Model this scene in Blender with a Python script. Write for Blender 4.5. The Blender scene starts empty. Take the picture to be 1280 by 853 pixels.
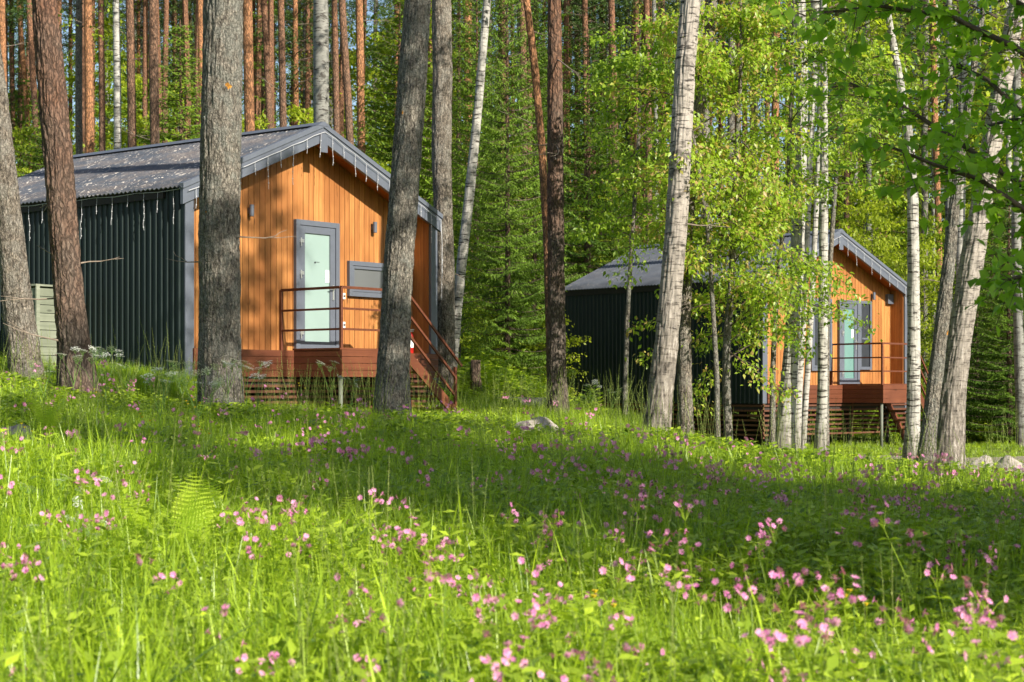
import bpy, math, random
import numpy as np
from mathutils import Vector, noise
R = random.Random(7)
NR = np.random.default_rng(11)
PI = math.pi
sc = bpy.context.scene
COL = sc.collection

# ------------------------------------------------------------------ camera, world, sun, exposure
FPX, HOR = 2147.0, 485.0            # focal length in photo pixels, row of the horizon
cam_d = bpy.data.cameras.new('camera')
cam = bpy.data.objects.new('camera', cam_d); COL.objects.link(cam)
cam.location = (0, 0, 0); cam.rotation_euler = (math.radians(90), 0, 0)
cam_d.sensor_width = 36; cam_d.lens = FPX / 1280 * 36
cam_d.shift_y = (HOR - 426.5) / 1280
cam_d.clip_start = 0.1; cam_d.clip_end = 2000
cam_d.dof.use_dof = True; cam_d.dof.focus_distance = 24; cam_d.dof.aperture_fstop = 5.6
sc.camera = cam
SUN_EL = math.radians(31); SUN_AZ = math.radians(136)     # azimuth measured clockwise from +Y
sund = Vector((math.sin(SUN_AZ) * math.cos(SUN_EL), math.cos(SUN_AZ) * math.cos(SUN_EL), math.sin(SUN_EL)))
w = bpy.data.worlds.new('World'); sc.world = w; w.use_nodes = True
nt = w.node_tree; nt.nodes.clear()
sky = nt.nodes.new('ShaderNodeTexSky'); sky.sky_type = 'NISHITA'; sky.sun_disc = False
sky.sun_elevation = SUN_EL; sky.sun_rotation = SUN_AZ
bg = nt.nodes.new('ShaderNodeBackground'); bg.inputs[1].default_value = 0.085
wo = nt.nodes.new('ShaderNodeOutputWorld')
nt.links.new(sky.outputs[0], bg.inputs[0]); nt.links.new(bg.outputs[0], wo.inputs[0])
sun_d = bpy.data.lights.new('sun', 'SUN'); sun_d.energy = 5.0; sun_d.angle = math.radians(0.5); sun_d.color = (1, .93, .80)
sun = bpy.data.objects.new('sun', sun_d); COL.objects.link(sun)
sun.rotation_euler = sund.to_track_quat('Z', 'Y').to_euler(); sun.location = (20, -20, 30)
sc.view_settings.view_transform = 'Standard'; sc.view_settings.look = 'None'
sc.view_settings.exposure = 0.92; sc.view_settings.gamma = 1
cy = sc.cycles
cy.use_denoising = True; cy.max_bounces = 7; cy.diffuse_bounces = 4; cy.glossy_bounces = 2; cy.transmission_bounces = 4
cy.use_adaptive_sampling = True; cy.adaptive_threshold = 0.02

def P(px, py, Y):
    """the world point that the photograph shows at (px, py) when it stands Y metres away"""
    return Vector(((px - 640) / FPX * Y, Y, (HOR - py) / FPX * Y))

# ------------------------------------------------------------------ materials
def newmat(name):
    m = bpy.data.materials.new(name); m.use_nodes = True
    t = m.node_tree; t.nodes.clear()
    o = t.nodes.new('ShaderNodeOutputMaterial')
    return m, t, o
def N(t, typ, **kw):
    n = t.nodes.new(typ)
    for k, v in kw.items():
        if isinstance(k, str) and hasattr(n, k): setattr(n, k, v)
    return n
def ramp(t, src, stops, interp='LINEAR'):
    r = t.nodes.new('ShaderNodeValToRGB'); r.color_ramp.interpolation = interp
    e = r.color_ramp.elements
    while len(e) < len(stops): e.new(0.5)
    for i, (p, c) in enumerate(stops):
        e[i].position = p; e[i].color = (c[0], c[1], c[2], 1) if len(c) == 3 else c
    t.links.new(src, r.inputs[0]); return r.outputs[0]
def mapped(t, scale, coord='Object', rot=(0, 0, 0)):
    tc = t.nodes.new('ShaderNodeTexCoord'); mp = t.nodes.new('ShaderNodeMapping')
    mp.inputs['Scale'].default_value = scale; mp.inputs['Rotation'].default_value = rot
    t.links.new(tc.outputs[coord], mp.inputs[0]); return mp.outputs[0]
def noise_n(t, vec, scale=1, detail=4, rough=.6, dist=0):
    n = t.nodes.new('ShaderNodeTexNoise'); n.inputs['Scale'].default_value = scale; n.inputs['Detail'].default_value = detail
    n.inputs['Roughness'].default_value = rough; n.inputs['Distortion'].default_value = dist
    t.links.new(vec, n.inputs['Vector']); return n.outputs[0]
def mixc(t, fac, a, b, mode='MIX'):
    m = t.nodes.new('ShaderNodeMix'); m.data_type = 'RGBA'; m.blend_type = mode
    for s, v in ((m.inputs[0], fac), (m.inputs[6], a), (m.inputs[7], b)):
        if isinstance(v, (int, float)): s.default_value = v
        elif isinstance(v, tuple): s.default_value = (*v, 1)
        else: t.links.new(v, s)
    return m.outputs[2]
def mth(t, op, a, b=0.0, clamp=False):
    m = t.nodes.new('ShaderNodeMath'); m.operation = op; m.use_clamp = clamp
    for s, v in ((m.inputs[0], a), (m.inputs[1], b)):
        if isinstance(v, (int, float)): s.default_value = v
        else: t.links.new(v, s)
    return m.outputs[0]
def principled(t, o, col, rough=.6, metal=0, spec=.4, bump=None, bstr=.5, bdist=.01):
    p = t.nodes.new('ShaderNodeBsdfPrincipled')
    if isinstance(col, tuple): p.inputs['Base Color'].default_value = (*col, 1)
    else: t.links.new(col, p.inputs['Base Color'])
    if isinstance(rough, (int, float)): p.inputs['Roughness'].default_value = rough
    else: t.links.new(rough, p.inputs['Roughness'])
    p.inputs['Metallic'].default_value = metal; p.inputs['Specular IOR Level'].default_value = spec
    if bump is not None:
        b = t.nodes.new('ShaderNodeBump'); b.inputs['Strength'].default_value = bstr; b.inputs['Distance'].default_value = bdist
        t.links.new(bump, b.inputs['Height']); t.links.new(b.outputs[0], p.inputs['Normal'])
    t.links.new(p.outputs[0], o.inputs[0]); return p
def simple(name, col, rough=.6, metal=0, spec=.4, var=.15, vs=6):
    m, t, o = newmat(name)
    n = noise_n(t, mapped(t, (1, 1, 1)), vs, 5)
    c = ramp(t, n, [(.3, tuple(x * (1 - var) for x in col)), (.7, tuple(min(1, x * (1 + var)) for x in col))])
    principled(t, o, c, rough, metal, spec, n, .1, .005); return m
def leafmat(name, lo, hi, trans=.42, rough=.45, tc=1.5, spec=.35, warm=None):
    m, t, o = newmat(name)
    a = t.nodes.new('ShaderNodeAttribute'); a.attribute_name = 'rnd'
    oi = t.nodes.new('ShaderNodeObjectInfo')
    f = mth(t, 'ADD', mth(t, 'MULTIPLY', a.outputs['Fac'], .55), mth(t, 'MULTIPLY', oi.outputs['Random'], .45))
    stops = [(0, lo), (.85, hi)]
    if warm: stops = [(0, lo), (.8, hi), (.93, warm)]
    c = ramp(t, f, stops)
    p = t.nodes.new('ShaderNodeBsdfPrincipled'); t.links.new(c, p.inputs['Base Color'])
    p.inputs['Roughness'].default_value = rough; p.inputs['Specular IOR Level'].default_value = spec
    tr = t.nodes.new('ShaderNodeBsdfTranslucent')
    c2 = mixc(t, 1.0, c, (tc * 1.0, tc * 1.05, tc * .55), 'MULTIPLY')
    t.links.new(c2, tr.inputs[0])
    mx = t.nodes.new('ShaderNodeMixShader'); mx.inputs[0].default_value = trans
    t.links.new(p.outputs[0], mx.inputs[1]); t.links.new(tr.outputs[0], mx.inputs[2]); t.links.new(mx.outputs[0], o.inputs[0])
    return m
def wood_plank(name, lo, hi, rough=.5, vert=True, spec=.3):
    m, t, o = newmat(name)
    oi = t.nodes.new('ShaderNodeObjectInfo')
    sc3 = (22, 22, .8) if vert else (.8, 22, 22)
    tc = t.nodes.new('ShaderNodeTexCoord'); mp = t.nodes.new('ShaderNodeMapping'); mp.inputs['Scale'].default_value = sc3
    cmb = t.nodes.new('ShaderNodeCombineXYZ'); r10 = mth(t, 'MULTIPLY', oi.outputs['Random'], 37.0)
    for k in range(3): t.links.new(r10, cmb.inputs[k])
    t.links.new(tc.outputs['Object'], mp.inputs[0]); t.links.new(cmb.outputs[0], mp.inputs[1])
    g = noise_n(t, mp.outputs[0], 1.2, 6, .65, .6)
    big = noise_n(t, mapped(t, (1.3, 1.3, .6)), 1.4, 3)
    c = ramp(t, g, [(.25, lo), (.5, tuple((a + b) / 2 for a, b in zip(lo, hi))), (.72, hi)])
    c = mixc(t, mth(t, 'MULTIPLY', oi.outputs['Random'], .6), c, tuple(x * .8 for x in lo))
    c = mixc(t, ramp(t, big, [(.36, (0, 0, 0)), (.64, (.75, .75, .75))]), c, tuple(x * .9 for x in lo))
    vo = t.nodes.new('ShaderNodeTexVoronoi'); vo.inputs['Scale'].default_value = 1.0
    mk = t.nodes.new('ShaderNodeMapping'); mk.inputs['Scale'].default_value = (5, 5, 1.6) if vert else (1.6, 5, 5)
    t.links.new(tc.outputs['Object'], mk.inputs[0]); t.links.new(cmb.outputs[0], mk.inputs[1]); t.links.new(mk.outputs[0], vo.inputs['Vector'])
    kn = ramp(t, vo.outputs['Distance'], [(.05, (1, 1, 1)), (.12, (0, 0, 0))])
    c = mixc(t, mth(t, 'MULTIPLY', kn, .7), c, tuple(x * .3 for x in lo))
    principled(t, o, c, rough, 0, spec, g, .25, .004); return m

M = {}
M['plank'] = wood_plank('orange_larch', (.27, .098, .028), (.64, .30, .095))
M['soffit'] = wood_plank('red_larch', (.36, .10, .02), (.52, .17, .04), vert=False)
M['deck'] = wood_plank('red_brown_board', (.11, .034, .017), (.215, .072, .034), vert=False)
M['slat'] = wood_plank('brown_slat', (.10, .040, .024), (.20, .085, .052), vert=False)
M['rail'] = simple('rust_brown_paint', (.115, .036, .018), .45, 0, .4, .25, 20)
M['tread'] = wood_plank('worn_tread', (.25, .11, .06), (.42, .21, .12), vert=False)
M['grey'] = simple('slate_grey_paint', (.098, .11, .14), .42, .0, .5, .08)
M['greydark'] = simple('dark_grey_paint', (.03, .034, .042), .4)
M['silver'] = simple('silver_metal', (.6, .6, .6), .3, .8)
M['white'] = simple('white_plastic', (.8, .8, .8), .4, 0, .5, .03)
M['black'] = simple('black_rubber', (.02, .02, .02), .6)
M['red'] = simple('red_enamel', (.55, .02, .015), .3)
M['post'] = simple('grey_green_post', (.13, .14, .11), .6)
M['dark'] = simple('dark_underside', (.025, .02, .018), .8)
M['cream'] = simple('cream_pipe', (.35, .31, .2), .5)
M['wire'] = simple('white_wire', (.48, .48, .5), .4)
M['yellow'] = simple('yellow_petal', (.8, .55, .02), .5)
M['whiteflower'] = leafmat('white_petal', (.7, .7, .66), (.85, .85, .8), .3, .6, 1.0)
M['pink'] = leafmat('pink_petal', (.55, .09, .34), (.95, .42, .70), .3, .6, 1.1)

def side_metal():
    m, t, o = newmat('dark_green_sheet')
    n = noise_n(t, mapped(t, (1, 1, .25)), 3, 5)
    c = ramp(t, n, [(.3, (.008, .017, .0165)), (.7, (.016, .029, .028))])
    principled(t, o, c, ramp(t, n, [(.3, (.38, .38, .38)), (.8, (.55, .55, .55))]), .0, .22); return m
M['sheet'] = side_metal()
def roof_mat(name, litter):
    m, t, o = newmat(name)
    v1 = mapped(t, (1.0, 1.0, 1.0))
    base = ramp(t, noise_n(t, v1, 2.2, 5), [(.3, (.045, .05, .062)), (.7, (.085, .095, .115))])
    lit = ramp(t, noise_n(t, mapped(t, (.9, .45, .9), rot=(0, 0, .5)), 2.6, 8, .68), [(.50 - .05 * litter, (0, 0, 0)), (.66 - .04 * litter, (1, 1, 1))])
    grain = noise_n(t, v1, 28, 4, .7)
    litc = ramp(t, grain, [(.35, (.08, .068, .06)), (.6, (.25, .20, .17))])
    c = mixc(t, mth(t, 'MULTIPLY', lit, .5 * litter), base, litc)
    fl = noise_n(t, mapped(t, (3.0, 7, 3.0), rot=(0, 0, .9)), 2.3, 4, .6, 1.6)
    flm = ramp(t, fl, [(.585, (0, 0, 0)), (.62, (1, 1, 1))])
    big = ramp(t, noise_n(t, mapped(t, (.8, .35, .8)), 2.0, 4, .6), [(.40, (.15, .15, .15)), (.58, (1, 1, 1))])
    c = mixc(t, mth(t, 'MULTIPLY', mth(t, 'MULTIPLY', flm, big), litter), c, (.50, .45, .40))
    principled(t, o, c, .5, 0, .45, grain, .2, .01); return m
M['roof'] = roof_mat('littered_roof_sheet', 1.0)
M['roof2'] = roof_mat('clean_roof_sheet', .22)
def glass_mat(name, col, rough, spec=.6):
    m, t, o = newmat(name)
    n = noise_n(t, mapped(t, (1, 1, .7)), 1.3, 3)
    c = ramp(t, n, [(.3, tuple(x * .9 for x in col)), (.7, col)])
    p = principled(t, o, c, rough, 0, spec); p.inputs['Coat Weight'].default_value = .5; p.inputs['Coat Roughness'].default_value = .08
    return m
M['frost'] = glass_mat('frosted_glass', (.25, .34, .32), .35)
M['frostdark'] = glass_mat('dark_frosted_glass', (.13, .25, .23), .25)  # darker, greener glass tone for the farther cabin's door
M['pane'] = glass_mat('grey_blind_behind_glass', (.11, .115, .12), .3)

def bark_pine(name, grey=(.125, .10, .082), red=(.24, .10, .048), z0=3.0, z1=8.0, pale=(.27, .23, .185)):
    m, t, o = newmat(name)
    tc = t.nodes.new('ShaderNodeTexCoord')
    sx = t.nodes.new('ShaderNodeSeparateXYZ'); t.links.new(tc.outputs['Object'], sx.inputs[0])
    vo = t.nodes.new('ShaderNodeTexVoronoi'); vo.feature = 'DISTANCE_TO_EDGE'; vo.inputs['Scale'].default_value = 1
    mv = t.nodes.new('ShaderNodeMapping'); mv.inputs['Scale'].default_value = (22, 22, 6)
    nz = t.nodes.new('ShaderNodeTexNoise'); nz.inputs['Scale'].default_value = 9; nz.inputs['Detail'].default_value = 4
    t.links.new(tc.outputs['Object'], nz.inputs['Vector'])
    t.links.new(mixc(t, .10, tc.outputs['Object'], nz.outputs['Color']), mv.inputs[0]); t.links.new(mv.outputs[0], vo.inputs['Vector'])
    crack = ramp(t, vo.outputs['Distance'], [(.0, (0, 0, 0)), (.22, (1, 1, 1))])
    fine = noise_n(t, mapped(t, (38, 38, 16)), 1, 6, .7)
    g = ramp(t, fine, [(.28, tuple(x * .6 for x in grey)), (.55, grey), (.75, pale)])
    r = ramp(t, fine, [(.28, tuple(x * .6 for x in red)), (.6, red), (.8, tuple(min(1, x * 1.5) for x in red))])
    patch = noise_n(t, mapped(t, (2, 2, 1)), 1.5, 4)
    h = mth(t, 'DIVIDE', mth(t, 'SUBTRACT', sx.outputs[2], z0), z1 - z0)
    h = mth(t, 'ADD', h, mth(t, 'MULTIPLY', mth(t, 'SUBTRACT', patch, .5), 1.6), True)
    c = mixc(t, h, g, r)
    c = mixc(t, crack, mixc(t, .75, c, (.02, .015, .012)), c)
    principled(t, o, c, .85, 0, .2, mth(t, 'ADD', crack, mth(t, 'MULTIPLY', fine, .8)), .8, .012); return m
def bark_birch(name, z0=.8, dark=.5, white=(.44, .42, .38), th=.55):
    m, t, o = newmat(name)
    tc = t.nodes.new('ShaderNodeTexCoord'); sx = t.nodes.new('ShaderNodeSeparateXYZ'); t.links.new(tc.outputs['Object'], sx.inputs[0])
    base = ramp(t, noise_n(t, mapped(t, (5, 5, 7)), 1.2, 6, .65), [(.3, tuple(x * .62 for x in white)), (.65, white)])
    len1 = ramp(t, noise_n(t, mapped(t, (5, 5, 34)), 1, 4, .6, .3), [(th, (0, 0, 0)), (th + .06, (1, 1, 1))])
    big = ramp(t, noise_n(t, mapped(t, (3.5, 3.5, 4.5)), 1, 6, .7, .6), [(.53, (0, 0, 0)), (.62, (1, 1, 1))])
    mask = mth(t, 'MAXIMUM', len1, mth(t, 'MULTIPLY', big, dark), True)
    c = mixc(t, mask, base, (.045, .038, .032))
    rough_n = noise_n(t, mapped(t, (22, 22, 5)), 1, 6, .7)
    rb = ramp(t, rough_n, [(.40, (.025, .02, .016)), (.52, (.16, .135, .11)), (.68, (.40, .36, .32))])
    low = mth(t, 'SUBTRACT', 1, mth(t, 'DIVIDE', sx.outputs[2], z0), True)
    low = mth(t, 'ADD', low, mth(t, 'MULTIPLY', mth(t, 'SUBTRACT', rough_n, .5), mth(t, 'MULTIPLY', low, 1.5)), True)
    c = mixc(t, low, c, rb)
    principled(t, o, c, .7, 0, .25, mth(t, 'ADD', mask, mth(t, 'MULTIPLY', rough_n, low)), .4, .01); return m
def bark_aspen(name, g=(.18, .16, .132), lich=(.23, .235, .205), spots=True):
    m, t, o = newmat(name)
    f = noise_n(t, mapped(t, (34, 34, 13)), 1, 8, .75)
    c = ramp(t, f, [(.36, (.016, .013, .011)), (.5, g), (.66, tuple(min(1, x * 2.2) for x in g))])
    l = ramp(t, noise_n(t, mapped(t, (3, 3, 2.2)), 1.6, 8, .75), [(.47, (0, 0, 0)), (.56, (1, 1, 1))])
    c = mixc(t, mth(t, 'MULTIPLY', l, .65), c, ramp(t, f, [(.3, tuple(x * .6 for x in lich)), (.7, lich)]))
    tc = t.nodes.new('ShaderNodeTexCoord'); sx = t.nodes.new('ShaderNodeSeparateXYZ'); t.links.new(tc.outputs['Object'], sx.inputs[0])
    if spots:
        s = ramp(t, noise_n(t, mapped(t, (2.2, 2.2, 3.2)), 1.9, 2, .4), [(.735, (0, 0, 0)), (.76, (1, 1, 1))])
        up = mth(t, 'GREATER_THAN', sx.outputs[2], 2.0)
        c = mixc(t, mth(t, 'MULTIPLY', s, up), c, (.50, .22, .03))
    vo = t.nodes.new('ShaderNodeTexVoronoi'); vo.feature = 'DISTANCE_TO_EDGE'; vo.inputs['Scale'].default_value = 1
    mv = t.nodes.new('ShaderNodeMapping'); mv.inputs['Scale'].default_value = (36, 36, 15)
    wn = t.nodes.new('ShaderNodeTexNoise'); wn.inputs['Scale'].default_value = 14; t.links.new(tc.outputs['Object'], wn.inputs['Vector'])
    t.links.new(mixc(t, .07, tc.outputs['Object'], wn.outputs['Color']), mv.inputs[0]); t.links.new(mv.outputs[0], vo.inputs['Vector'])
    net = ramp(t, vo.outputs['Distance'], [(.0, (.0, .0, .0)), (.16, (1, 1, 1))])
    c = mixc(t, net, mixc(t, .5, c, (.02, .017, .014)), c)
    wave = noise_n(t, mapped(t, (6, 6, 26)), 1, 4)
    c = mixc(t, ramp(t, wave, [(.62, (0, 0, 0)), (.7, (.5, .5, .5))]), c, (.05, .045, .04))
    principled(t, o, c, .85, 0, .2, mth(t, 'ADD', f, mth(t, 'MULTIPLY', net, .5)), .9, .018); return m
M['pine_grey'] = bark_pine('pine_bark_grey', z0=2.4, z1=9)
M['pine_red'] = bark_pine('pine_bark_reddish', (.125, .098, .078), (.20, .10, .062), -1, 9)
M['pine_orange'] = bark_pine('pine_bark_orange', (.24, .14, .088), (.46, .22, .105), 0, 6)
M['pine_brown'] = bark_pine('pine_bark_brown', (.17, .115, .082), (.30, .15, .085), 3, 12)
M['birch'] = bark_birch('birch_bark')
M['birch_rough'] = bark_birch('birch_bark_rough', 4.2, .8, (.40, .355, .31))
M['birch_grey'] = bark_birch('birch_bark_greyed', .5, .9, (.25, .245, .22), .56)
M['aspen'] = bark_aspen('aspen_bark')
M['aspen_pale'] = bark_aspen('aspen_bark_pale', (.16, .135, .108), (.34, .315, .27), False)
M['twig'] = simple('twig_bark', (.10, .075, .055), .8, 0, .2, .35, 20)
M['deadwood'] = simple('dead_branch', (.24, .19, .15), .85, 0, .2, .3, 15)

M['grass'] = leafmat('grass_blade', (.024, .095, .008), (.42, .56, .032), .36, .38, 1.7, .5)  # dark-to-bright range paints in shaded gaps and sunny highlights
M['grassdry'] = leafmat('grass_seed_stalk', (.20, .28, .06), (.34, .38, .12), .4, .6, 1.3, .2)
M['herb'] = leafmat('herb_leaf', (.024, .095, .010), (.46, .58, .040), .34, .36, 1.7, .5)
M['fern'] = leafmat('fern_frond', (.22, .38, .02), (.46, .56, .05), .5, .5, 1.5, .25)
M['leaf'] = leafmat('bird_cherry_leaf', (.035, .105, .010), (.33, .45, .04), .45, .4, 1.7, .4, (.40, .28, .10))
M['leafdark'] = leafmat('maple_leaf', (.10, .25, .016), (.32, .50, .04), .55, .4, 1.5, .4)
M['leafbg'] = leafmat('broadleaf_leaf', (.04, .105, .010), (.42, .48, .035), .5, .5, 1.5, .3)  # dark-to-bright tone per tree stands in for sunlit clumps and dark gaps
M['spruce'] = leafmat('spruce_needles', (.028, .075, .010), (.19, .30, .026), .25, .55, 1.2, .25)
M['pineneedle'] = leafmat('pine_needles', (.03, .065, .015), (.09, .15, .03), .2, .55, 1.1, .25)
def ground_mat():
    m, t, o = newmat('forest_floor')
    n = noise_n(t, mapped(t, (1, 1, 1)), 1.3, 6, .65); f = noise_n(t, mapped(t, (1, 1, 1)), 22, 5, .7)
    c = mixc(t, ramp(t, n, [(.4, (0, 0, 0)), (.6, (1, 1, 1))]), ramp(t, f, [(.3, (.03, .06, .010)), (.7, (.085, .14, .018))]),
             ramp(t, f, [(.3, (.05, .045, .02)), (.7, (.11, .11, .035))]))
    principled(t, o, c, .95, 0, .1, f, .6, .05); return m
M['ground'] = ground_mat()
def path_mat():
    m, t, o = newmat('gravel_path'); f = noise_n(t, mapped(t, (1, 1, 1)), 30, 6, .75); n = noise_n(t, mapped(t, (1, 1, 1)), 2, 4)
    c = mixc(t, n, ramp(t, f, [(.3, (.20, .17, .135)), (.7, (.46, .40, .33))]), (.22, .19, .14))
    principled(t, o, c, .95, 0, .1, f, .8, .03); return m
M['path'] = path_mat()
def rock_mat():
    m, t, o = newmat('granite'); f = noise_n(t, mapped(t, (1, 1, 1)), 14, 7, .75); n = noise_n(t, mapped(t, (1, 1, 1)), 3, 4)
    c = ramp(t, f, [(.3, (.16, .14, .12)), (.52, (.34, .30, .26)), (.75, (.48, .43, .38))])
    c = mixc(t, ramp(t, n, [(.52, (0, 0, 0)), (.66, (.8, .8, .8))]), c, (.07, .09, .03))
    principled(t, o, c, .9, 0, .2, f, .7, .03); return m
M['rock'] = rock_mat()

# ------------------------------------------------------------------ object helpers
def tag(o, label=None, cat=None, group=None, kind=None):
    if label: o['label'] = label
    if cat: o['category'] = cat
    if group: o['group'] = group
    if kind: o['kind'] = kind
    return o
def empty(name, loc, rz=0, label=None, cat=None, group=None):
    o = bpy.data.objects.new(name, None); COL.objects.link(o); o.location = loc; o.rotation_euler = (0, 0, rz)
    o.empty_display_size = .1
    return tag(o, label, cat, group)
def link(name, me, mat, parent=None, loc=None, rot=None):
    o = bpy.data.objects.new(name, me); COL.objects.link(o)
    if mat is not None and not me.materials: me.materials.append(mat)
    if parent is not None: o.parent = parent
    if loc is not None: o.location = loc
    if rot is not None: o.rotation_euler = rot
    return o
def np_mesh(name, V, F, attr=None, smooth=False):
    """V (n,3), F (m,k) with k constant"""
    V = np.asarray(V, dtype=np.float32); F = np.asarray(F, dtype=np.int32)
    me = bpy.data.meshes.new(name); me.vertices.add(len(V)); me.vertices.foreach_set('co', V.ravel())
    k = F.shape[1]; me.loops.add(F.size); me.loops.foreach_set('vertex_index', F.ravel())
    me.polygons.add(len(F)); me.polygons.foreach_set('loop_start', np.arange(0, F.size, k, dtype=np.int32))
    me.polygons.foreach_set('loop_total', np.full(len(F), k, dtype=np.int32))
    if smooth: me.polygons.foreach_set('use_smooth', np.ones(len(F), dtype=bool))
    if attr is not None:
        a = me.attributes.new('rnd', 'FLOAT', 'POINT'); a.data.foreach_set('value', np.asarray(attr, dtype=np.float32))
    me.update(calc_edges=True); return me
class MB:
    def __init__(s): s.v = []; s.f = []; s.sm = False
    def box(s, x0, x1, y0, y1, z0, z1):
        b = len(s.v)
        s.v += [(x0, y0, z0), (x1, y0, z0), (x1, y1, z0), (x0, y1, z0), (x0, y0, z1), (x1, y0, z1), (x1, y1, z1), (x0, y1, z1)]
        s.f += [tuple(b + i for i in q) for q in ((0, 3, 2, 1), (4, 5, 6, 7), (0, 1, 5, 4), (1, 2, 6, 5), (2, 3, 7, 6), (3, 0, 4, 7))]
        return s
    def prism(s, poly, y0, y1):
        """polygon in x,z extruded along y"""
        b = len(s.v); n = len(poly)
        s.v += [(x, y0, z) for x, z in poly] + [(x, y1, z) for x, z in poly]
        s.f.append(tuple(b + i for i in range(n))); s.f.append(tuple(b + n + i for i in reversed(range(n))))
        for i in range(n):
            j = (i + 1) % n; s.f.append((b + i, b + n + i, b + n + j, b + j))
        return s
    def tube(s, pts, rad, n=8, cap=True):
        pts = [Vector(p) for p in pts]; b = len(s.v); m = len(pts)
        if not isinstance(rad, (list, tuple)): rad = [rad] * m
        up = Vector((0, 0, 1)); x = None
        for i, p in enumerate(pts):
            d = (pts[min(i + 1, m - 1)] - pts[max(i - 1, 0)]).normalized()
            if x is None: x = d.orthogonal().normalized()
            else: x = (x - d * x.dot(d)).normalized()
            y = d.cross(x)
            for k in range(n):
                a = 2 * PI * k / n + PI / n
                s.v.append(tuple(p + (x * math.cos(a) + y * math.sin(a)) * rad[i]))
        for i in range(m - 1):
            for k in range(n):
                l = (k + 1) % n
                s.f.append((b + i * n + k, b + i * n + l, b + (i + 1) * n + l, b + (i + 1) * n + k))
        if cap:
            s.f.append(tuple(b + k for k in reversed(range(n)))); s.f.append(tuple(b + (m - 1) * n + k for k in range(n)))
        return s
    def mesh(s, name):
        me = bpy.data.meshes.new(name); me.from_pydata(s.v, [], s.f); me.update()
        if s.sm: me.polygons.foreach_set('use_smooth', [True] * len(me.polygons))
        return me
    def build(s, name, mat, parent=None, bevel=0):
        o = link(name, s.mesh(name), mat, parent)
        if bevel:
            b = o.modifiers.new('bevel', 'BEVEL'); b.width = bevel; b.segments = 2; b.limit_method = 'ANGLE'
        return o
def bar(a, b, wd, ht):
    """square bar from a to b, wd across and ht high"""
    a = Vector(a); b = Vector(b); d = (b - a).normalized()
    side = d.cross(Vector((0, 0, 1)));  side = side.normalized() if side.length > 1e-3 else Vector((1, 0, 0))
    up = side.cross(d).normalized(); m = MB()
    for p in (a, b):
        for sx, sy in ((-1, -1), (1, -1), (1, 1), (-1, 1)): m.v.append(tuple(p + side * sx * wd / 2 + up * sy * ht / 2))
    m.f = [(3, 2, 1, 0), (4, 5, 6, 7)] + [(i, (i + 1) % 4, 4 + (i + 1) % 4, 4 + i) for i in range(4)]
    return m

# ------------------------------------------------------------------ terrain
CP = [(0, 0, -1.6), (-4, 0, -1.5), (4, 0, -1.7), (0, -8, -1.8), (12, 2, -1.8), (-12, 2, -1.1), (-12, 14, -.1), (14, 14, -1.7), (16, 28, -1.6),
      (-3, 8, -1.28), (0, 8, -1.36), (3, 8, -1.48), (-4.4, 15, -.75), (0, 15, -1.08), (4.5, 15, -1.36), (-6, 20, -.33), (-2, 21, -.62),
      (.33, 22, -.72), (1.9, 24, -.86), (3.3, 26, -1.0), (4.6, 29, -1.2), (6.0, 31, -1.35), (6.9, 27, -1.27), (6.0, 24, -1.3),
      (.7, 27, -.47), (-4.9, 24.3, -.22), (-3.5, 25.2, -.52), (-2.6, 26, -.68), (-6.6, 26, .1), (-9.5, 29, .3), (-2.3, 27, -.66), (-.9, 28.3, -.66), (-3.3, 30, -.1), (-1.0, 34, .1), (.5, 40, .5), (1.5, 45, .6),
      (8.3, 38, -1.4), (5.2, 38.5, -1.25), (2.5, 41.5, -1.0), (1.4, 43, -.62), (3.4, 40.2, -1.3), (2.8, 38.3, -1.3), (1.8, 39.6, -1.0), (2.1, 36, -.9), (11, 45, -1.35), (14, 42, -1.4), (13, 60, -1.5), (5, 55, -.2), (-8, 45, .8), (-15, 35, .8),
      (0, 60, 1.2), (-20, 60, 1.6), (0, 90, 1.8), (25, 90, -1), (-30, 90, 2)]
CP = np.array(CP, float)
def _k(r2): return r2 * np.log(r2 + 1e-9) * .5
def _tps():
    X = CP[:, :2]; n = len(X); d = ((X[:, None] - X[None]) ** 2).sum(-1)
    K = _k(d) + np.eye(n) * 3.0; Pm = np.c_[np.ones(n), X]
    A = np.block([[K, Pm], [Pm.T, np.zeros((3, 3))]])
    return np.linalg.solve(A, np.r_[CP[:, 2], 0, 0, 0])
TW = _tps()
def ground(x, y):
    x = np.clip(np.asarray(x, float), -32, 30); y = np.clip(np.asarray(y, float), -8, 92)
    q = np.stack([x.ravel(), y.ravel()], -1); out = np.zeros(len(q))
    for i in range(0, len(q), 20000):
        s = q[i:i + 20000]; d = ((s[:, None] - CP[None, :, :2]) ** 2).sum(-1)
        out[i:i + 20000] = _k(d) @ TW[:-3] + TW[-3] + s @ TW[-2:]
    out += .03 * np.sin(q[:, 0] * 1.7 + 1) * np.sin(q[:, 1] * 1.3)
    return out.reshape(x.shape)
def gz(x, y): return float(ground(np.array([x]), np.array([y]))[0])
ax = np.r_[[-600, -300, -150, -80, -50], np.arange(-35, 35.1, .6), [50, 80, 150, 300, 600]]
ay = np.r_[[-300, -100, -40, -15], np.arange(-8, 60, .6), np.arange(60, 95, 3), [110, 150, 220, 350, 600, 900]]
gx, gy = np.meshgrid(ax, ay); g3 = np.stack([gx, gy, ground(gx, gy)], -1).reshape(-1, 3)
nx, ny = len(ax), len(ay); ii = np.arange((ny - 1) * nx).reshape(ny - 1, nx)[:, :-1].ravel()
tag(link('ground', np_mesh('ground', g3, np.stack([ii, ii + 1, ii + nx + 1, ii + nx], -1), smooth=True), M['ground']), kind='structure')

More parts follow.
